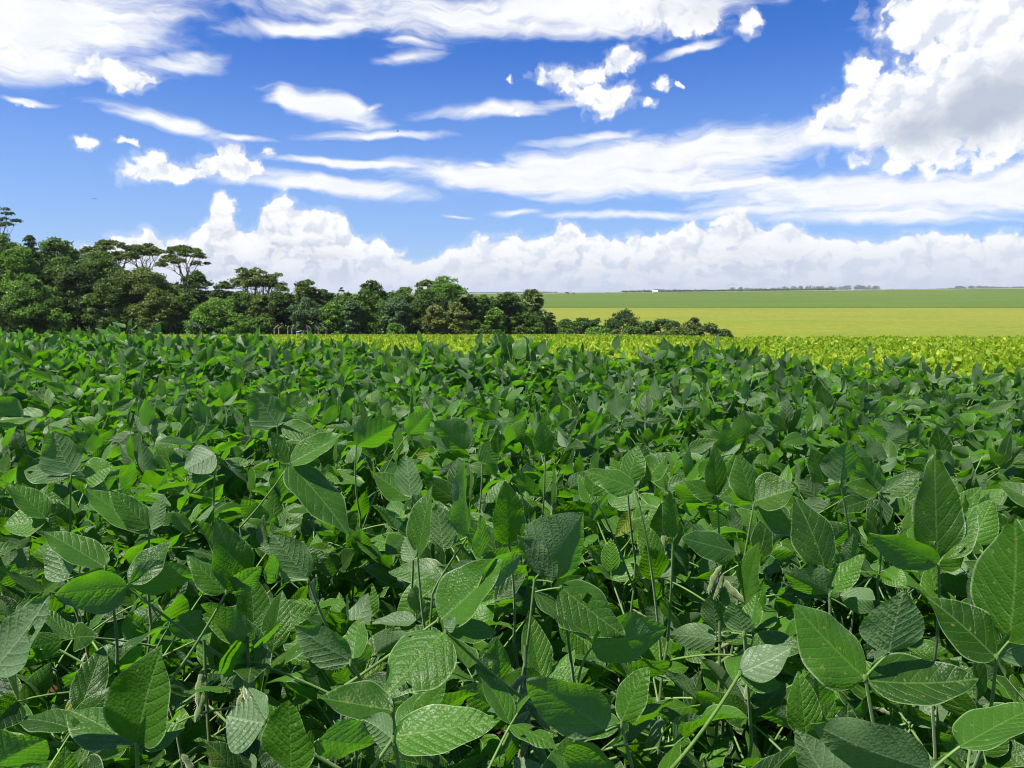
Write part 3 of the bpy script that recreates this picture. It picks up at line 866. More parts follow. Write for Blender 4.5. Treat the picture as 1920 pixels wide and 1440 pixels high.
def build_heroes():
    rs = np.random.RandomState(77)
    for (label, node, zn, foot, leaves) in HEROES:
        d = at(node[0], node[1], 1.0)
        Y = (CAM_Z - zn) / (CAM_Z - d[2])
        nodeP = at(node[0], node[1], Y)
        fp = at(foot[0], foot[1], Y + 0.01)
        dirx = nrm(fp - nodeP)
        base = nodeP + dirx * 0.20
        base[2] = min(base[2], zn - .13)
        sx_, sy_ = base[0] + rs.uniform(-.015, .015), max(base[1] + 0.03, .35)
        gz = float(ground_z(sx_, sy_))
        root = link('soybean_plant', None, loc=(sx_, sy_, gz), label=label, cat='plant', group='soybean plants standing out in the foreground')
        HERO_XY.append((sx_, sy_))
        off = np.array([sx_, sy_, gz])
        top = min(base[2], zn - .1)
        w_ = rs.uniform(0, 6.28)
        spts = np.array([[0.016 * t * math.sin(t * 8 + w_), 0.012 * t * math.cos(t * 7 + w_), top * t] for t in np.linspace(0, 1, 12)])
        V, Q = tube(spts, np.linspace(.0042, .0022, 12), 7); sb = Bag(); sb.add(V, Q)
        link('stem', sb.mesh('stem', [M_STEM]), root)
        lb = Bag()
        for (b, t, w, face, dY) in leaves:
            B = at(b[0], b[1], Y)
            if np.linalg.norm(B - nodeP) > .07:       # a leaf on a petiole of its own
                ob = Bag(); hero_leaf(ob, b, t, w, face, Y, dY, rs)
                V, Q = tube(bez(spts[-2] + off, (nodeP + B) / 2 - [0, 0, .06], B, 9), np.linspace(.0023, .0014, 9), 6); ob.add(V, Q, mi=1)
                link('leaf', ob.mesh('leaf', [M_LEAF, M_PET], off=B), root, loc=tuple(B - off))
            else:
                hero_leaf(lb, b, t, w, face, Y, dY, rs)
        lo = link('leaf', lb.mesh('leaf', [M_LEAF, M_PET], off=nodeP), root, loc=tuple(nodeP - off))
        pb = Bag()
        st = spts[-1] + off
        mid = nodeP + dirx * np.linalg.norm(st - nodeP) * .55
        V, Q = tube(bez(st, mid, nodeP, 12), np.linspace(.0025, .0017, 12), 8); pb.add(V, Q)
        V, Q = tube([nodeP - [0, 0, .004], nodeP, nodeP + [0, 0, .004]], [.0014, .0026, .0014], 8); pb.add(V, Q)
        for (b, t, w, face, dY) in leaves:
            B = at(b[0], b[1], Y)
            if .003 < np.linalg.norm(B - nodeP) <= .07:
                V, Q = tube(bez(nodeP, (nodeP + B) / 2 + [0, 0, .002], B, 5), .0013, 6); pb.add(V, Q)
        link('petiole', pb.mesh('petiole', [M_PET], off=nodeP), lo)
        # the rest of the plant below its top leaf
        bag = Bag()
        for k in range(15):
            h0 = top * rs.uniform(.3, .95); a = rs.uniform(0, 6.28); od = np.array([math.cos(a), math.sin(a), 0])
            s0 = np.array([0, 0, h0]); nd = s0 + od * rs.uniform(.07, .16) + [0, 0, rs.uniform(.0, .09)]
            nd[2] = min(nd[2], .80)
            trifoliate(bag, nd, od, rs.uniform(.08, .1), rs, (13, 9), s0)
        link('foliage', bag.mesh('foliage', [M_LEAF, M_PET]), root)
        for k in range(rs.randint(2, 6)):
            z = top * rs.uniform(.55, .95)
            p = link('pod', PODS[rs.randint(0, 5)], root, loc=(float(np.interp(z, spts[:, 2], spts[:, 0])), float(np.interp(z, spts[:, 2], spts[:, 1])), z))
            p.rotation_euler = (rs.uniform(-.9, .5), rs.uniform(-.9, .9), rs.uniform(0, 6.28)); p.scale = (rs.uniform(.75, 1.05),) * 3
    # pods seen in the gaps: cluster pixel, tilt
    for (px, py, zc, tilts, label) in [(985, 1262, .80, (.9, .1, -.3), 'soybean stem carrying pale hairy pods at bottom centre'),
                                       (992, 1330, .76, (1.0, .05, -.35), 'soybean stem with two long fuzzy pods near the bottom edge'),
                                       (1352, 1058, .82, (.8, .1, -.6), 'soybean stem with green pods hanging under the drooping leaf'),
                                       (466, 1245, .78, (-.35, .1, .2), 'soybean stem with upright pale pods left of centre'),
                                       (385, 1250, .77, (.3, -.1), 'soybean stem with two stubby pods at lower left'),
                                       (1245, 965, .85, (.1, -.1), 'soybean stem with slim yellowing pods in the gap right of centre')]:
        d = at(px, py, 1.0); Y = (CAM_Z - zc) / (CAM_Z - d[2]); p0 = at(px, py, Y)
        gz = float(ground_z(p0[0], p0[1]))
        root = link('soybean_plant', None, loc=(p0[0], p0[1], gz), label=label, cat='plant', group='soybean plants standing out in the foreground')
        HERO_XY.append((p0[0], p0[1]))
        H = zc - gz + .04
        sp = np.array([[.010 * math.sin(t * 11) * (1 - t), .006 * math.sin(t * 7) * (1 - t), H * t] for t in np.linspace(0, 1, 14)])
        V, Q = tube(sp, np.linspace(.0042, .0022, 14), 8); sb = Bag(); sb.add(V, Q)
        link('stem', sb.mesh('stem', [M_STEM]), root)
        for k, tl in enumerate(tilts):
            o = link('pod', PODS[(k + int(px)) % 5], root, loc=(0, -.006, zc - gz - .012 * k))
            o.rotation_euler = (-.25, tl, 0); o.scale = (1.15, 1.15, 1.15)
        bag = Bag()
        for k in range(5):
            h0 = H * rs.uniform(.2, .6); a = rs.uniform(0, 6.28); od = np.array([math.cos(a), math.sin(a), 0])
            trifoliate(bag, np.array([0, 0, h0]) + od * .12, od, .10, rs, (13, 9), np.array([0, 0, h0]))
        link('foliage', bag.mesh('foliage', [M_LEAF, M_PET]), root)
    # two taller plants that break the line of the field
    for (px, pz, Y, leaves, label) in [(962, .0, 5.8, [((950, 646), (929, 620), 18, 'T'), ((955, 668), (945, 638), 26, 'T'), ((966, 672), (984, 634), 32, 'T'), ((985, 668), (992, 645), 16, 'T'), ((955, 676), (948, 660), 18, 'T')],
                                        'soybean plant standing taller than the rest in the centre, against the yellow crop'),
                                       (237, .0, 6.2, [((205, 626), (180, 614), 8, 'T'), ((222, 622), (203, 612), 9, 'B'), ((236, 614), (210, 606), 7, 'T'), ((240, 612), (248, 596), 6, 'T'), ((262, 632), (262, 612), 14, 'T'), ((266, 622), (282, 624), 8, 'T'), ((243, 618), (256, 608), 6, 'T')],
                                        'soybean plant with a cluster of pointed leaves standing up against the dark trees at left')]:
        for (b, t, w, face) in leaves[:1]:
            pass
        c = np.mean([at(b[0], b[1], Y) for (b, t, w, f_) in leaves], axis=0)
        gz = float(ground_z(c[0], c[1])); off = np.array([c[0], c[1], gz])
        root = link('soybean_plant', None, loc=tuple(off), label=label, cat='plant', group='soybean plants rising above the field line')
        HERO_XY.append((c[0], c[1]))
        top = c[2] - gz - .02
        sp = np.array([[0, 0, top * t] for t in np.linspace(0, 1, 6)])
        V, Q = tube(sp, np.linspace(.005, .003, 6), 6); sb = Bag(); sb.add(V, Q)
        link('stem', sb.mesh('stem', [M_STEM]), root)
        lb = Bag()
        for (b, t, w, face) in leaves:
            hero_leaf(lb, b, t, w, face, Y, 0, rs)
            B = at(b[0], b[1], Y); V, Q = tube(bez(sp[-2] + off, (sp[-1] + off + B) / 2, B, 6), .002, 5); lb.add(V, Q, mi=1)
        link('foliage', lb.mesh('foliage', [M_LEAF, M_PET], off=off), root)


build_heroes()


# ------------------------------------------------------------------ rows of dark soybean plants
rs = np.random.RandomState(5)
near_protos = [make_plant(rs, 0.80, 28, (15, 9), npods=4, split=True, size=.094) for _ in range(4)]
mid_protos = [make_plant(rs, 0.86, 38, (9, 7), npods=2, size=.106) for _ in range(8)]
GROUP = 'soybean plants in the dense dark green stand'
LABEL_N = 'broad leaved soybean plant in the closest rows, its petioles and stem seen between leaves'
LABEL_M = 'dark green soybean plant packed among its neighbours in the middle of the stand'
LABEL_F = 'dark green soybean plant near the far edge of the stand beside the yellowing crop'
used = {}
spots = []
for y in np.arange(0.42, 10.4, 0.285):
    for x in np.arange(-8.5, 4.6, 0.285):
        X = x + rs.uniform(-.09, .09) + (0.14 if int(round(y / 0.285)) % 2 else 0); Yv = y + rs.uniform(-.09, .09)
        if Yv > edge_y(X) + rs.uniform(-.12, .12): continue
        if abs(X) > 0.69 * Yv + 0.16: continue
        if min([math.hypot(X - hx, Yv - hy) for hx, hy in HERO_XY] + [9]) < 0.10: continue
        spots.append((X, Yv))
spots.sort(key=lambda p: p[1])
N_IND = 300 - len(HERO_XY)
rest = spots[N_IND:]; spots = spots[:N_IND]
print('SPOTS', len(spots), 'HEROES', len(HERO_XY))
for X, Yv in spots:
    near = Yv < 1.55
    k = rs.randint(0, 4 if near else 8)
    proto = (near_protos if near else mid_protos)[k]
    sz = rs.uniform(.86, 1.0) * (0.94 if near else 1.0)
    if Yv > 2.5: sz *= rs.uniform(.96, 1.03)
    if (abs(X) < .38 and 3.9 < Yv < 6.6) or (abs(X + 2.75) < .45 and 4.6 < Yv < 7): sz *= .90
    kw = dict(loc=(X, Yv, float(ground_z(X, Yv))), rz=rs.uniform(0, 6.28), sc=(rs.uniform(.92, 1.12), rs.uniform(.92, 1.12), sz))
    label = LABEL_N if near else (LABEL_F if Yv > edge_y(X) - 1.2 else LABEL_M)
    key = (near, k)
    if key not in used:
        used[key] = 1
        proto.location = kw['loc']; proto.rotation_euler = (0, 0, kw['rz']); proto.scale = kw['sc']
        o = proto; o['label'] = label
    else:
        o = dup(proto, **kw, label=label)
    o['category'] = 'plant'; o['group'] = GROUP + (', closest rows' if near else ', far edge' if label == LABEL_F else ', middle')

for root in near_protos + mid_protos:          # a kind that was not drawn is not kept
    if 'label' not in root:
        for ch in list(root.children): bpy.data.objects.remove(ch)
        bpy.data.objects.remove(root)

# the same crop carrying on beside and behind the view
bag = Bag()
low = []
for k in range(5):
    b = Bag(); H = 0.84
    for t in range(24):
        a = rs.uniform(0, 6.28); rr = rs.uniform(0, .16)
        trifoliate(b, np.array([math.cos(a) * rr, math.sin(a) * rr, H * rs.uniform(.45, 1)]), np.array([math.cos(a), math.sin(a), 0]), 0.115, rs, (6, 5))
    low.append(b)
cand = []
for y in np.arange(-2.2, 10.8, 0.33):
    for x in np.arange(-10.5, 7.5, 0.33):
        X = x + rs.uniform(-.1, .1); Yv = y + rs.uniform(-.1, .1)
        if Yv > edge_y(X): continue
        if abs(X) <= 0.69 * Yv + 0.2: continue
        if Yv < 0.45 and math.hypot(X, Yv) < 0.5: continue
        if Yv > 2 and abs(X) > 0.69 * Yv + 1.4: continue
        cand.append((X, Yv))
for X, Yv in cand + rest:
        b = low[rs.randint(0, 5)]; a = rs.uniform(0, 6.28); ca, sa = math.cos(a), math.sin(a)
        V = np.concatenate(b.V) * np.array([1, 1, rs.uniform(.93, 1.1)])
        V2 = np.stack([V[:, 0] * ca - V[:, 1] * sa + X, V[:, 0] * sa + V[:, 1] * ca + Yv, V[:, 2]], -1)
        bag.V.append(V2); bag.Q.append(np.concatenate(b.Q) + bag.n); bag.n += len(V2)
        bag.U.append(np.concatenate(b.U)); bag.T.append(np.concatenate(b.T)); bag.E.append(np.concatenate(b.E)); bag.M.append(np.concatenate(b.M))
link('soybean_crop', bag.mesh('soybean_crop', [M_LEAF, M_PET]), label='dark green soybean crop carrying on beside the near rows', cat='crop', kind='stuff')

# ------------------------------------------------------------------ ripening crop further down the slope
def scatter_leaves(P0, size, rs, el_lo=-20, el_hi=80, tint=None):
    n = len(P0)
    a = rs.uniform(0, 2 * np.pi, n); e = np.radians(rs.uniform(el_lo, el_hi, n))
    A = np.stack([np.cos(a) * np.cos(e), np.sin(a) * np.cos(e), np.sin(e)], -1)
    R = rs.normal(0, 1, (n, 3)); X = np.cross(A, R); X /= np.linalg.norm(X, axis=1)[:, None]
    N = np.cross(A, X); L = size[:, None] if not np.isscalar(size) else size
    w = L * rs.uniform(.24, .36, (n, 1)); up = N * w * rs.uniform(.1, .6, (n, 1))
    b = P0; t = P0 + A * L
    v = np.stack([b, b + A * L * .25 + X * w + up, b + A * L * .68 + X * w * .85 + up, t, b + A * L * .68 - X * w * .85 + up, b + A * L * .25 - X * w + up], 1)
    idx = np.arange(n)[:, None] * 6
    Q = np.concatenate([idx + np.array([[0, 1, 2, 3]]), idx + np.array([[0, 3, 4, 5]])])
    tt = np.repeat(rs.uniform(0, 1, n) if tint is None else tint, 6)
    return v.reshape(-1, 3), Q, tt


rs = np.random.RandomState(21)
PV, PS, PT = [], [], []
for (y0, y1, dens, sz) in ((4.4, 10, 420, .085), (10, 16, 330, .09), (16, 26, 180, .11), (26, 45, 80, .15), (45, 72, 36, .21), (72, 127, 18, .30)):
    wmax = 0.80 * y1 + 1.5
    n = int((y1 - y0) * 2 * wmax * dens)
    x = rs.uniform(-wmax, wmax, n); y = rs.uniform(y0, y1, n)
    s = x / y
    yc = np.interp(s, [0.03, 0.12, 0.28], [128.0, 98.0, 50.0]) + 2.0
    ylim = np.minimum(yc, np.interp(s, [-.7, -.1, .03, .1], [96, 104, 122, 200]))
    ok = (np.abs(x) < 0.74 * y + 1.5) & (y > 7.05 - 0.45 * x) & (y < ylim)
    x, y = x[ok], y[ok]
    wave = 0.03 * np.sin(x * 1.7 + 2 * np.sin(y * .6)) + 0.025 * np.sin(y * 2.3 + x)
    z = ground_z(x, y) + 0.55 + wave * 1.5 - np.abs(rs.normal(0, .05 + sz * .3, len(x)))
    PV.append(np.stack([x, y, z], -1)); PS.append(np.full(len(x), sz) * rs.uniform(.7, 1.2, len(x)))
    patch = 0.5 + 0.5 * np.sin(x * .35 + np.sin(y * .21) * 2) * np.sin(y * .16 + 1 + x * .05)
    tt = np.clip(rs.beta(1.3, 2.2, len(x)) * .85 + patch * .3 - .08 + .12 * np.sin(x * 8.8) + (rs.rand(len(x)) < .06) * .5, 0, 1.0)
    PT.append(tt)
PV = np.concatenate(PV); PS = np.concatenate(PS); PT = np.concatenate(PT)
V, Q, tt = scatter_leaves(PV, PS, rs, tint=PT)
print('RIPE', len(PV))
link('ripening_soybean_crop', mesh('ripening_soybean_crop', V, Q, [M_RIPE], attrs={'tint': tt}), label='yellow green ripening soybean crop sloping away behind the dark rows', cat='crop', kind='stuff')


# ------------------------------------------------------------------ trees
def crown_mesh(lobes, leaf, dens, rs, mname, origin):
    Ps, Ns, tt, ss = [], [], [], []
    for (c, r, rz) in lobes:
        n = int(dens * r * (r + rz)) + 20
        d = rs.normal(0, 1, (n, 3)); d /= np.linalg.norm(d, axis=1)[:, None]
        low = d[:, 2] < -0.35
        d[low, 2] *= -1
        rad = (rs.uniform(0.55, 1.0, n) + np.abs(rs.normal(0, .16, n)))[:, None]
        bumpy = 1 + 0.16 * np.sin(d[:, :1] * 5 + c[0]) * np.sin(d[:, 1:2] * 6 + c[1]) + 0.1 * np.sin(d[:, 2:] * 9 + c[2])
        p = c + d * rad * bumpy * np.array([r, r, rz])
        Ps.append(p); Ns.append(d)
        tt.append(np.clip(rs.normal(rs.uniform(.25, .75), .22, n), 0, 1)); ss.append(leaf * rs.uniform(.6, 1.35, n))
    Pm = np.concatenate(Ps); D = np.concatenate(Ns); tt = np.concatenate(tt); sz = np.concatenate(ss)
    n = len(Pm)
    N = D * .55 + rs.normal(0, .55, (n, 3)) + np.array([0, 0, .35]); N /= np.linalg.norm(N, axis=1)[:, None]
    R = rs.normal(0, 1, (n, 3)); A = np.cross(N, R); A /= np.linalg.norm(A, axis=1)[:, None]; X = np.cross(N, A)
    L = sz[:, None] * .5; w = L * rs.uniform(.45, .9, (n, 1))
    v = np.stack([Pm - A * L, Pm + X * w - N * L * .2, Pm + A * L, Pm - X * w - N * L * .2], 1).reshape(-1, 3) - origin
    Q = np.arange(n * 4).reshape(-1, 4)
    return mesh('crown', v, Q, [TREE[mname]], attrs={'tint': np.repeat(tt, 4)})


def limb_mesh(base, lobes, r0, rs, fork, bark, bias=0.0, picks=9):
    """tapered trunk from base to the fork point, limbs from there into the lobes"""
    bag = Bag()
    fork = np.asarray(fork)
    mid = (base + fork) / 2 + np.array([rs.uniform(-.3, .3), rs.uniform(-.3, .3), 0])
    V, Q = tube(bez(base - [0, 0, .3], mid, fork, 10), np.linspace(r0 * 1.25, r0 * .7, 10), 9); bag.add(V, Q)
    if picks >= 16:      # open crowns: a few main boughs that fork again and again
        C = np.array([c - [0, 0, rz * .4] for c, r, rz in lobes])
        ang = np.arctan2((C - fork)[:, 1], (C - fork)[:, 0]); order = np.argsort(ang)
        for grp in np.array_split(order, 6):
            g0 = C[grp].mean(0); m1 = fork * .5 + g0 * .5 - np.array([0, 0, .08 * np.linalg.norm(g0 - fork)]) + rs.normal(0, .25, 3)
            V, Q = tube(bez(fork - [0, 0, .6], fork * .6 + m1 * .4 + rs.normal(0, .25, 3), m1, 7), np.linspace(r0 * .62, r0 * .36, 7), 7); bag.add(V, Q)
            sub = grp[np.argsort(np.linalg.norm(C[grp] - fork, axis=1))]
            for part in np.array_split(sub, 2):
                if not len(part): continue
                g1 = C[part].mean(0); m2 = m1 * .5 + g1 * .5 - np.array([0, 0, .15]) + rs.normal(0, .2, 3)
                V, Q = tube(bez(m1, (m1 + m2) / 2 + rs.normal(0, .25, 3), m2, 6), np.linspace(r0 * .36, r0 * .2, 6), 6); bag.add(V, Q)
                for k in part:
                    V, Q = tube(bez(m2, (m2 + C[k]) / 2 + rs.normal(0, .2, 3) - [0, 0, .15], C[k], 6), np.linspace(r0 * .2, r0 * .06, 6), 5); bag.add(V, Q)
    else:
        for k in rs.permutation(len(lobes))[:picks]:
            c, r, rz = lobes[k]
            V, Q = tube(bez(fork, fork * .5 + c * .5 + rs.normal(0, .3, 3), c, 7), np.linspace(r0 * .42, r0 * .09, 7), 6); bag.add(V, Q)
    return bag.mesh('trunk', [bark], off=base)


def tree(name, label, cx, top, wpx, D, mname, low=None, style='round', leaf=None, bark=None, base=None, lean=0.0, seed=0, cat='tree', group='trees along the left edge of the field', nl=None, dens=1.0, depth=None):
    """cx, top, low (bottom of the crown), wpx: pixels in the photo at distance D"""
    rs = np.random.RandomState(abs(hash((cx, top, wpx))) % 99999 if False else int(cx * 31 + top * 7 + wpx) % 99991 + seed)
    Xc = at(cx, 600, D)[0]; R = wpx / 2 * D / F
    zt = at(cx, top, D)[2]; gz = float(ground_z(Xc, D))
    zl = gz + .4 if low is None else max(at(cx, low, D)[2], gz + .2)
    bx = Xc if base is None else at(base, 600, D)[0]
    H = zt - zl; cz = (zt + zl) / 2
    leaf = leaf or .24 * D / 100
    lobes = []
    if style in ('round', 'shrub', 'column'):
        lr = np.clip(R * .30, .45, 1.7)
        full = low is None or low > 590
        n = nl or int(np.clip(2.2 * (2 * R * H * 2) / (lr * lr * 3.6), 18, 95))
        for k in range(n):
            r = lr * rs.choice([rs.uniform(.4, .8), rs.uniform(.8, 1.4)])
            a = rs.uniform(0, 6.28); h = rs.uniform(0, 1)
            brk = .55 if full else .45
            prof = math.sqrt(max(0, 1 - ((h - brk) / (1 - brk)) ** 2)) if h > brk else (1.0 if full else math.sqrt(max(.1, 1 - ((brk - h) / brk) ** 2 * .8)))
            q = prof * rs.uniform(.6, 1.0) * (1 + .12 * math.sin(h * 9 + cx))
            lobes.append((np.array([Xc + math.cos(a) * max(R - r * .55, .15) * q, D + math.sin(a) * R * .8 * q, zl + r * .4 + h * max(H - r * 1.15, .1)]), r, r * rs.uniform(.55, .85)))
        lobes.append((np.array([Xc + rs.uniform(-.2, .2) * R, D, zt - lr * .5]), lr * .8, lr * .5))
    elif style == 'umbrella':
        n = nl or 34
        for k in range(n):
            a = rs.uniform(0, 6.28); q = math.sqrt(rs.uniform(0, 1))
            r = R * rs.uniform(.12, .22)
            px_, py_ = math.cos(a) * q * (R - r * .5), math.sin(a) * q * R * .8
            pz = zt - r * .4 - H * .72 * q ** 2.6 - rs.uniform(0, .12) * H
            lobes.append((np.array([Xc + px_, D + py_, pz]), r, r * .42))
    elif style == 'feather':
        n = nl or 46
        Hf = H
        for k in range(n):
            d = nrm(rs.normal(0, 1, 3)); q = rs.uniform(.45, .97)
            if d[2] < -.1: d[2] *= -.6
            r = R * rs.uniform(.10, .19)
            lobes.append((np.array([Xc + d[0] * (R - r) * q, D + d[1] * R * .8 * q, zl + H * .42 + d[2] * (H * .60 - r * .5) * q]), r, r * .6))
    dn = {'round': 30, 'shrub': 32, 'column': 30, 'umbrella': 38, 'feather': 30}[style] * dens * 4.6 * (.30 / max(leaf, .05)) ** 1.6
    root = link(name, None, loc=(bx, D, gz), label=label, cat=cat, group=group)
    o = np.array([bx, D, gz])
    link('crown', crown_mesh(lobes, leaf, dn, rs, mname, o), root)
    if style in ('umbrella', 'feather'):
        fk = np.array([bx * .5 + Xc * .5 + lean, D, gz + (zl - gz) * .72 + (0 if style == 'feather' else H * .1)])
        pk = 16
    else:
        fk = np.array([(bx + Xc) / 2 + lean, D, gz + (cz - gz) * (.55 if low is None else .8)]); pk = 7
    link('trunk', limb_mesh(o, lobes, np.clip(R * .055, .08, .34), rs, fk, bark or M_BARKD, picks=pk), root)
    return root


TL = [
    # name, label, cx, top, width, D, colour, options
    ('umbrella_tree', 'flat topped tree standing high above the wood at the left edge', 2, 383, 92, 112, 'dark', dict(low=428, style='umbrella', bark=M_BARK, nl=20)),
    ('broadleaf_tree', 'tall dark tree filling the left edge under the flat topped one', -12, 428, 130, 108, 'dark', dict(low=560)),
    ('broadleaf_tree', 'large grey green tree at the left frame edge', 8, 440, 100, 102, 'mid', dict(low=600)),
    ('broadleaf_tree', 'bright green leafy tree in front at the left edge', 44, 462, 72, 99, 'bright', dict(low=560)),
    ('broadleaf_tree', 'narrow dark tree with a pointed top beside the bright one', 66, 441, 36, 104, 'dark', dict(low=590, style='column')),
    ('broadleaf_tree', 'domed mid green tree third from the left edge', 118, 445, 82, 110, 'mid', dict(low=540)),
    ('broadleaf_tree', 'green tree with layered boughs below the domed crown', 122, 482, 90, 106, 'mid', dict(low=600)),
    ('broadleaf_tree', 'bright bushy tree low on the left', 60, 515, 90, 97.5, 'bright', dict()),
    ('shrub', 'low dark shrub at the foot of the left edge trees', 22, 560, 90, 96.5, 'mid', dict()),
    ('broadleaf_tree', 'darkest tree with a hollow shaded middle and pale leaning stem', 148, 500, 92, 104, 'dark', dict(low=612, bark=M_BARK)),
    ('umbrella_tree', 'long flat crowned tree with feathery layers behind the wood', 212, 449, 110, 116, 'olive', dict(low=492, style='umbrella', bark=M_BARK, nl=46)),
    ('umbrella_tree', 'flat crowned tree joining the long one on its right', 275, 455, 92, 117, 'olive', dict(low=492, style='umbrella', bark=M_BARK, nl=38)),
    ('broadleaf_tree', 'mid green tree with a sloping crown under the flat crowned ones', 190, 472, 100, 108, 'mid', dict(low=570)),
    ('umbrella_tree', 'umbrella tree with bare pale limbs against the white clouds', 350, 459, 96, 110, 'olive', dict(low=505, style='umbrella', bark=M_BARK, base=362, nl=46)),
    ('broadleaf_tree', 'yellow green dome of a tree in front of the umbrella tree', 268, 500, 130, 103, 'olive', dict(low=600)),
    ('broadleaf_tree', 'dull green tree between the dark hollow and the yellow green dome', 205, 520, 82, 101, 'mid', dict()),
    ('broadleaf_tree', 'olive tree standing under the yellow green dome', 300, 540, 70, 99.5, 'olive', dict()),
    ('shrub', 'bright shrub beside the leaning stem at left', 108, 578, 46, 97, 'bright', dict()),
    ('broadleaf_tree', 'dark rounded tree below the umbrella tree', 368, 508, 72, 106, 'dark', dict(low=580)),
    ('broadleaf_tree', 'mid green tree right of the olive one', 345, 548, 66, 101, 'mid', dict()),
    ('shrub', 'bright sunny shrub mass below the umbrella tree', 402, 560, 84, 98, 'bright', dict()),
    ('shrub', 'pale flowering shrub at the foot of the wood', 366, 602, 40, 96, 'pale', dict()),
    ('broadleaf_tree', 'dark tree with a small pointed top beside the feathery crown', 420, 527, 44, 105, 'dark', dict(low=600)),
    ('feathery_tree', 'open feathery round crown with sky showing through its branches', 485, 491, 116, 109, 'olive', dict(low=572, style='feather', bark=M_BARK, nl=80)),
    ('broadleaf_tree', 'green tree below the feathery crown on its left', 452, 545, 60, 103, 'mid', dict()),
    ('broadleaf_tree', 'dark rounded tree right of the feathery crown', 530, 533, 52, 105, 'dark', dict()),
    ('broadleaf_tree', 'olive green tree in front under the feathery crown', 490, 553, 60, 101, 'olive', dict()),
    ('shrub', 'bright shrub left of the wooden posts', 438, 585, 70, 97, 'bright', dict()),
    ('shrub', 'mid green shrub just left of the wooden posts', 492, 590, 50, 98, 'mid', dict()),
    ('broadleaf_tree', 'brownish rounded tree above the wooden posts', 578, 524, 52, 107, 'olive', dict(low=580)),
    ('broadleaf_tree', 'small dark tree right of the brownish crown', 610, 542, 34, 108, 'dark', dict(low=600)),
    ('broadleaf_tree', 'pale green tree behind the wooden posts', 580, 558, 74, 103, 'pale', dict()),
    ('spindly_tree', 'tiny spindly tree poking out of the skyline', 641, 538, 18, 112, 'dark', dict(low=552, style='feather', nl=9)),
    ('broadleaf_tree', 'low bright tree right of the wooden posts', 624, 566, 54, 102, 'bright', dict()),
    ('broadleaf_tree', 'small green tree filling the dip in the skyline', 655, 548, 40, 107, 'mid', dict(low=610)),
    ('broadleaf_tree', 'tall dark tree with a knobbly top left of the dip', 696, 525, 56, 108, 'dark', dict(low=580)),
    ('broadleaf_tree', 'big rounded dark tree in the middle of the wood', 692, 542, 84, 104, 'mid', dict()),
    ('broadleaf_tree', 'pale leaved tree hanging over the field edge', 742, 558, 66, 102, 'pale', dict()),
    ('broadleaf_tree', 'thin pale climber covered tree left of the big rounded one', 660, 562, 34, 101, 'pale', dict(style='column')),
    ('shrub', 'small light green shrub at the middle field edge', 740, 605, 30, 96.5, 'bright', dict()),
    ('broadleaf_tree', 'mid green tree with a rough top behind the bright crown', 765, 538, 62, 109, 'mid', dict(low=600)),
    ('broadleaf_tree', 'bright crowned tree with a sky gap, tallest of the middle wood', 835, 517, 78, 110, 'bright', dict(low=562)),
    ('broadleaf_tree', 'brownish green tree joining the bright crown on its left', 800, 524, 50, 111, 'olive', dict(low=560)),
    ('broadleaf_tree', 'dark green tree under the bright crown', 806, 545, 80, 105, 'dark', dict()),
    ('flowering_tree', 'left of two pale blossoming trees near the field edge', 815, 572, 44, 101, 'yellow', dict()),
    ('flowering_tree', 'right and taller of two pale blossoming trees near the field edge', 858, 566, 46, 102, 'yellow', dict()),
    ('broadleaf_tree', 'small dark tree behind the blossoming pair', 880, 552, 34, 112, 'dark', dict(low=600)),
    ('broadleaf_tree', 'mid green tree right of the blossoming pair', 905, 553, 56, 114, 'mid', dict()),
    ('broadleaf_tree', 'rounded dark tree before the end of the wood', 948, 548, 62, 118, 'dark', dict(low=610)),
    ('broadleaf_tree', 'tree with an overhanging crown at the right end of the wood', 998, 542, 50, 122, 'olive', dict(low=585)),
    ('broadleaf_tree', 'bright rounded tree low near the end of the wood', 928, 577, 40, 112, 'bright', dict()),
    ('broadleaf_tree', 'wide dark tree filling the right end of the wood', 978, 572, 70, 119, 'mid', dict()),
    ('shrub', 'dark shrub low at the middle of the field edge', 890, 600, 50, 108, 'mid', dict()),
    ('shrub', 'green shrub at the foot of the end trees', 1002, 603, 50, 118, 'mid', dict()),
    ('broadleaf_tree', 'small pointed dark tree just past the end of the wood', 1031, 586, 22, 128, 'dark', dict(style='column')),
]
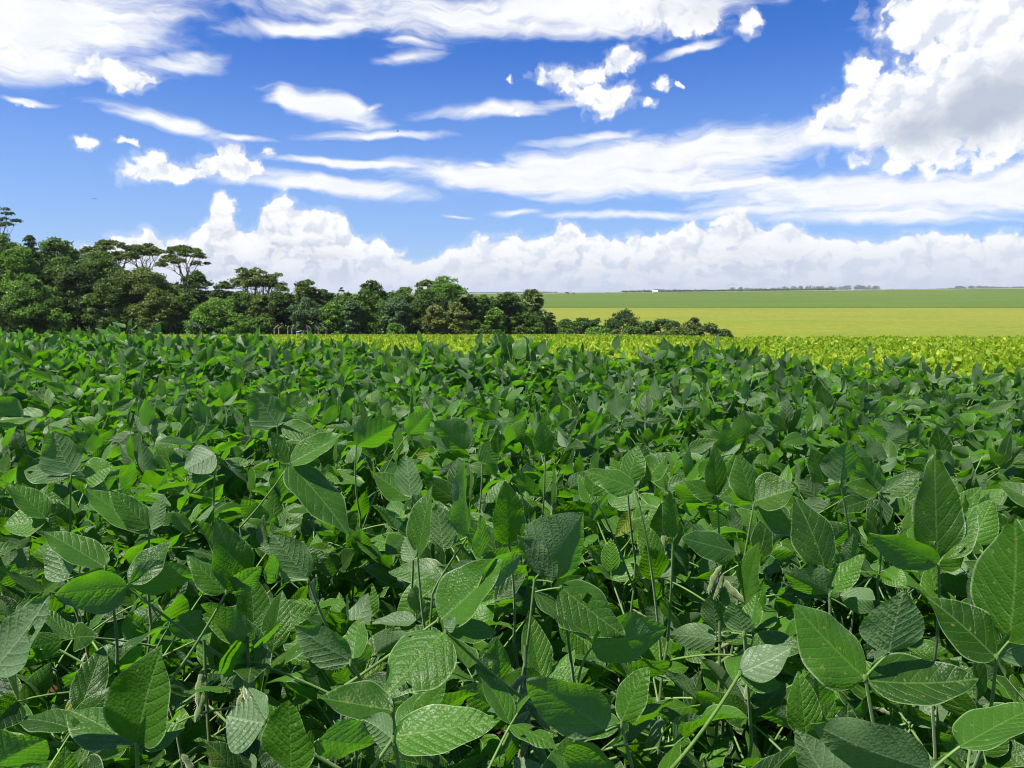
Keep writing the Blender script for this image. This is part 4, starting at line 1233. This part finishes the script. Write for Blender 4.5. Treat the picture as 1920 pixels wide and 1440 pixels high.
TV = [
    ('broadleaf_tree', 'first rounded bush of the valley row', 1062, 598, 34, 150, 'mid', {}),
    ('broadleaf_tree', 'wide dark bush of the valley row left of the round crown', 1092, 596, 44, 154, 'dark', {}),
    ('broadleaf_tree', 'small peaked tree left of the round crown in the valley', 1120, 597, 20, 156, 'dark', {}),
    ('broadleaf_tree', 'round crowned tree rising above the valley bushes', 1166, 580, 60, 155, 'dark', {}),
    ('shrub', 'light green bush in front of the round crowned valley tree', 1122, 613, 50, 146, 'bright', {}),
    ('broadleaf_tree', 'bush right of the round crown in the valley', 1216, 601, 42, 152, 'mid', {}),
    ('broadleaf_tree', 'broad flat bush in the middle of the valley row', 1246, 598, 56, 150, 'dark', {}),
    ('flowering_tree', 'pale blossoming bush in the valley row', 1292, 602, 24, 147, 'yellow', {}),
    ('broadleaf_tree', 'small dark round tree above the pale blossoming bush', 1303, 595, 24, 152, 'dark', {}),
    ('broadleaf_tree', 'olive bush near the right end of the valley row', 1330, 606, 40, 148, 'olive', {}),
    ('shrub', 'last small bush at the right end of the valley row', 1359, 617, 26, 150, 'mid', {}),
    ('shrub', 'low green bush at the foot of the round crowned valley tree', 1185, 612, 46, 147, 'mid', {}),
    ('shrub', 'low bush in front of the broad flat valley bush', 1270, 613, 56, 144, 'olive', {}),
    ('shrub', 'low pale bush near the start of the valley row', 1158, 618, 36, 143, 'yellow', {}),
    ('shrub', 'low bush at the start of the valley row', 1052, 612, 40, 142, 'mid', {}),
]
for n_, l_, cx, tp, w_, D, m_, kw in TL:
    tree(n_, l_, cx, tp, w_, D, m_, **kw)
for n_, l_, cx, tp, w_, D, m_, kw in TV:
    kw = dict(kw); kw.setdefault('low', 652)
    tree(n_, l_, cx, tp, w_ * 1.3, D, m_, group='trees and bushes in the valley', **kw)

# the depth of the wood behind the front trees, which reads as one mass
rs = np.random.RandomState(4)
SIL = [(-160, 470), (0, 460), (80, 470), (150, 480), (200, 490), (300, 520), (330, 530), (400, 548), (450, 553), (530, 548), (560, 552), (640, 555), (700, 548), (760, 550), (830, 545), (870, 554), (890, 562), (950, 562), (1000, 575), (1020, 595)]
lobes = []
for px in np.arange(-160, 1016, 9):
    D = float(np.interp(px, [-160, 800, 1016], [119, 117, 126])); tp = np.interp(px, [a for a, b in SIL], [b for a, b in SIL])
    for k in range(6):
        dd = D + rs.uniform(-3, 4); X = at(px, 600, dd)[0]; gz = float(ground_z(X, dd)); zt = at(px, tp + rs.uniform(0, 14), dd)[2]
        r = rs.uniform(1.2, 2.2); lobes.append((np.array([X, dd, gz + .8 + (k + rs.uniform(0, 1)) / 6 * (zt - gz - r)]), r, r * .75))
link('wood_behind', crown_mesh(lobes, .50, 52, rs, 'dark', np.zeros(3)), label='dark depth of the wood behind the front row of trees', cat='wood', kind='stuff')

# ------------------------------------------------------------------ wooden posts with slanting arms, white box
def post(px, Yd, hpx, arm, label):
    p = at(px, 628, Yd); gz = float(ground_z(p[0], Yd)); m_ = Yd / F
    H = at(px, 628 - hpx, Yd)[2] - gz
    bag = Bag()
    V, Q = tube([[0, 0, -.3], [0, 0, H * .5], [0.02, 0, H]], [.11, .105, .10], 8); bag.add(V, Q)
    root = link('fence_post', None, loc=(p[0], Yd, gz), label=label, cat='post', group='wooden posts with slanting arms at the wood edge')
    link('upright', bag.mesh('upright', [M_POST]), root)
    b2 = Bag()
    e = np.array([arm[0] * m_, -.2, H + arm[1] * m_])
    V, Q = tube([[0, -.12, H - .1], list((np.array([0, -.12, H]) + e) / 2), list(e)], [.105, .10, .09], 8); b2.add(V, Q)
    link('arm', b2.mesh('arm', [M_POST]), root)


for px, hp, arm, lb in [(515, 12, (9, 6), 'leftmost wooden post with its arm slanting up right'),
                        (523, 13, (6, 2), 'second wooden post, short arm level with the first'),
                        (548, 11, (5, 7), 'wooden post left of the white box with a bright slanting arm'),
                        (540, 13, (4, 4), 'dark post in the gap left of the white box'),
                        (578, 12, (-3, 6), 'wooden post right of the white box leaning to a peak'),
                        (583, 13, (-5, 4), 'thin post close beside the peaked one'),
                        (598, 11, (-6, 6), 'wooden post with its arm slanting up left'),
                        (612, 12, (-8, 5), 'rightmost wooden post carrying a diagonal brace')]:
    post(px, 94.5 + (px % 3) * .4, hp, arm, lb)
p = at(559, 628, 94); gz = float(ground_z(p[0], 94))
root = link('meter_box', None, loc=(p[0], 94, gz), label='small white upright box under a pale slanted cover among the wooden posts', cat='box')
def boxmesh(nm, c, s, m_, rot=0.0):
    v = np.array([[a, b, d] for a in (-.5, .5) for b in (-.5, .5) for d in (-.5, .5)]) * np.array(s)
    cr, sr = math.cos(rot), math.sin(rot)
    v = np.stack([v[:, 0] * cr - v[:, 2] * sr, v[:, 1], v[:, 0] * sr + v[:, 2] * cr], -1) + np.array(c)
    q = np.array([[0, 1, 3, 2], [4, 6, 7, 5], [0, 4, 5, 1], [2, 3, 7, 6], [0, 2, 6, 4], [1, 5, 7, 3]])
    return mesh(nm, v, q, [m_])
link('cabinet', boxmesh('cabinet', (0, 0, .72), (.27, .3, .50), M_WHITE), root)
link('pedestal', boxmesh('pedestal', (0, 0, .22), (.14, .14, .49), M_POST), root)
link('cover', boxmesh('cover', (.12, 0, 1.15), (.62, .5, .10), M_ROOF, .25), root)
link('cover_support', boxmesh('cover_support', (0, .1, 1.03), (.07, .07, .12), M_POST), root)

# ------------------------------------------------------------------ far hilltop: shed, tree clumps, lines of woodland, mast
def far_clump(px, top, wpx, D, label, name='distant_tree', mname='dark'):
    X = at(px, 600, D)[0]; gz = float(ground_z(X, D)); zt = at(px, top, D)[2]; R = wpx / 2 * D / F
    rs = np.random.RandomState(int(px * 13 + top))
    lobes = [(np.array([X + rs.uniform(-.7, .7) * R, D + rs.uniform(-.5, .5) * R, gz + (zt - gz) * rs.uniform(.45, .85)]), R * .5, (zt - gz) * .3) for _ in range(9)]
    o = np.array([X, D, gz])
    root = link(name, None, loc=tuple(o), label=label, cat='tree')
    link('crown', crown_mesh(lobes, 1.2, 4.0, rs, mname, o), root)
    V, Q = tube([[0, 0, -1], [0, 0, (zt - gz) * .5]], [.5, .3], 6); b = Bag(); b.add(V, Q)
    link('trunk', b.mesh('trunk', [M_BARKD]), root)


far_clump(1063, 548, 6, 1330, 'tiny lone tree on the far hilltop, left of a pair')
far_clump(1075, 549, 5, 1335, 'tiny lone tree on the far hilltop, right of a pair')
far_clump(1138, 549, 4, 1400, 'tiny dark tree on the far hilltop between the lone pair and the white shed')
p = at(1228, 551, 1390); gz = float(ground_z(p[0], 1390))
root = link('farm_shed', None, loc=(p[0], 1390, gz), label='white farm shed on the far hilltop', cat='shed')
link('wall', boxmesh('wall', (0, 0, 1.6), (8.6, 9, 3.2), M_WHITE), root)
v = np.array([[-4.9, -5, 3.203], [4.9, -5, 3.203], [4.9, 5, 3.203], [-4.9, 5, 3.203], [-4.9, 0, 5.2], [4.9, 0, 5.2]])
q = np.array([[0, 1, 5, 4], [2, 3, 4, 5], [0, 4, 4, 3], [1, 2, 5, 5]])
def polymesh(nm, v, faces, m_):
    me = bpy.data.meshes.new(nm); me.from_pydata([tuple(a) for a in v], [], faces); me.materials.append(m_); me.update(); return me
link('roof', polymesh('roof', v, [(0, 1, 5, 4), (2, 3, 4, 5), (0, 4, 3), (1, 2, 5), (0, 3, 2, 1)], M_WHITE), root)


def woodland(name, label, x0, x1, D, h, rs, dy=60, step=9, mname='dark', topvar=.5):
    """a line of woodland on the horizon that reads as one mass"""
    lobes = []
    X0, X1 = at(x0, 600, D)[0], at(x1, 600, D)[0]
    for X in np.arange(X0, X1, step):
        for k in range(2):
            y = D + rs.uniform(-.5, .5) * dy
            xx = X + rs.uniform(-1, 1) * step
            hh = h * (1 - topvar * rs.uniform(0, 1)) * (0.75 + .25 * math.sin(xx * .011) * math.sin(xx * .0043 + 1))
            gz = float(ground_z(xx, y)) + 2.5
            r = rs.uniform(.7, 1.2) * step * .9
            lobes.append((np.array([xx, y, gz + hh * .5]), r, hh * .55))
    me = crown_mesh(lobes, 5.0, .40, rs, mname, np.zeros(3))
    link(name, me, label=label, cat='woodland', kind='stuff')


rs = np.random.RandomState(8)
woodland('distant_woods', 'long dark blue line of woods on the horizon right of centre', 1370, 1640, 4900, 36, rs, 160, 13)
woodland('distant_woods', 'faint low line of woods on the horizon left of the long one', 1170, 1372, 5000, 20, rs, 120, 14, topvar=.7)
woodland('distant_woods', 'thin line of woods on the horizon at the right edge', 1780, 1990, 5100, 24, rs, 120, 14)
woodland('distant_woods', 'pale low tree line fading between the two darker horizon woods', 1636, 1790, 5200, 8, rs, 100, 16, topvar=.8)
woodland('distant_woods', 'thin far tree line above the end of the wood', 880, 1040, 5000, 9, rs, 100, 15)
woodland('distant_hedge', 'thin hedge line at the top of the green field left of the shed', 1170, 1560, 1720, 0.9, rs, 20, 3, mname='olive', topvar=.9)

X = at(1365, 600, 4700)[0]; gz = float(ground_z(X, 4700))
root = link('radio_mast', None, loc=(X, 4700, gz), label='thin mast standing up from the horizon woods', cat='mast')
V, Q = tube([[0, 0, 0], [0, 0, 20], [0, 0, at(1365, 534, 4700)[2] - gz]], [1.2, 1.0, .5], 6); b = Bag(); b.add(V, Q)
link('pole', b.mesh('pole', [M_ROOF]), root)

# ------------------------------------------------------------------ two birds
def bird(px, py, D, label, rz):
    p = at(px, py, D)
    root = link('bird', None, loc=tuple(p), label=label, cat='bird', group='birds in the sky')
    V, Q = tube([[-.22, 0, 0], [-.1, 0, .01], [.05, 0, .02], [.2, 0, .0], [.30, 0, -.01]], [.012, .055, .075, .045, .008], 8)
    b = Bag(); b.add(V, Q); link('body', b.mesh('body', [M_FEATHER]), root)
    for s in (1, -1):
        v = np.array([[.1, s * .05, .03], [-.06, s * .05, .03], [-.1, s * .32, .12], [.08, s * .34, .13], [-.16, s * .66, .06], [-.04, s * .68, .07]])
        v = np.concatenate([v, v - [0, 0, .012]])
        f = [(0, 1, 2, 3), (3, 2, 4, 5), (9, 8, 7, 6), (11, 10, 8, 9), (0, 3, 9, 6), (3, 5, 11, 9), (1, 7, 8, 2), (2, 8, 10, 4), (4, 10, 11, 5)]
        link('wing', polymesh('wing', v, f, M_FEATHER), root)
    root.rotation_euler = (0, .1, rz)


bird(745, 246, 150, 'small dark bird against the thin cloud in the upper middle', .7)
bird(177, 373, 160, 'small dark bird in the blue sky at left above the trees', 2.2)

# ------------------------------------------------------------------ air
mh, g = mat('haze_air')
pv = g.node('ShaderNodeVolumePrincipled')
pv.inputs['Color'].default_value = (0.86, 0.91, 1.0, 1); pv.inputs['Density'].default_value = 0.00008
pv.inputs['Anisotropy'].default_value = 0.2
o_ = g.node('ShaderNodeOutputMaterial'); g.l.new(pv.outputs[0], o_.inputs['Volume'])
zmin = float(V_ALL_MIN) - 1.0
X0, X1, Y0, Y1, Z0, Z1 = -19300, 19300, -200, 12200, zmin, 112
v = np.array([[a, b, d] for a in (X0, X1) for b in (Y0, Y1) for d in (Z0, Z1)], float)
link('haze', polymesh('haze', v, [(0, 1, 3, 2), (4, 6, 7, 5), (0, 4, 5, 1), (2, 3, 7, 6), (0, 2, 6, 4), (1, 5, 7, 3)], mh), kind='stuff', label='pale air between the fields and the horizon', cat='haze')
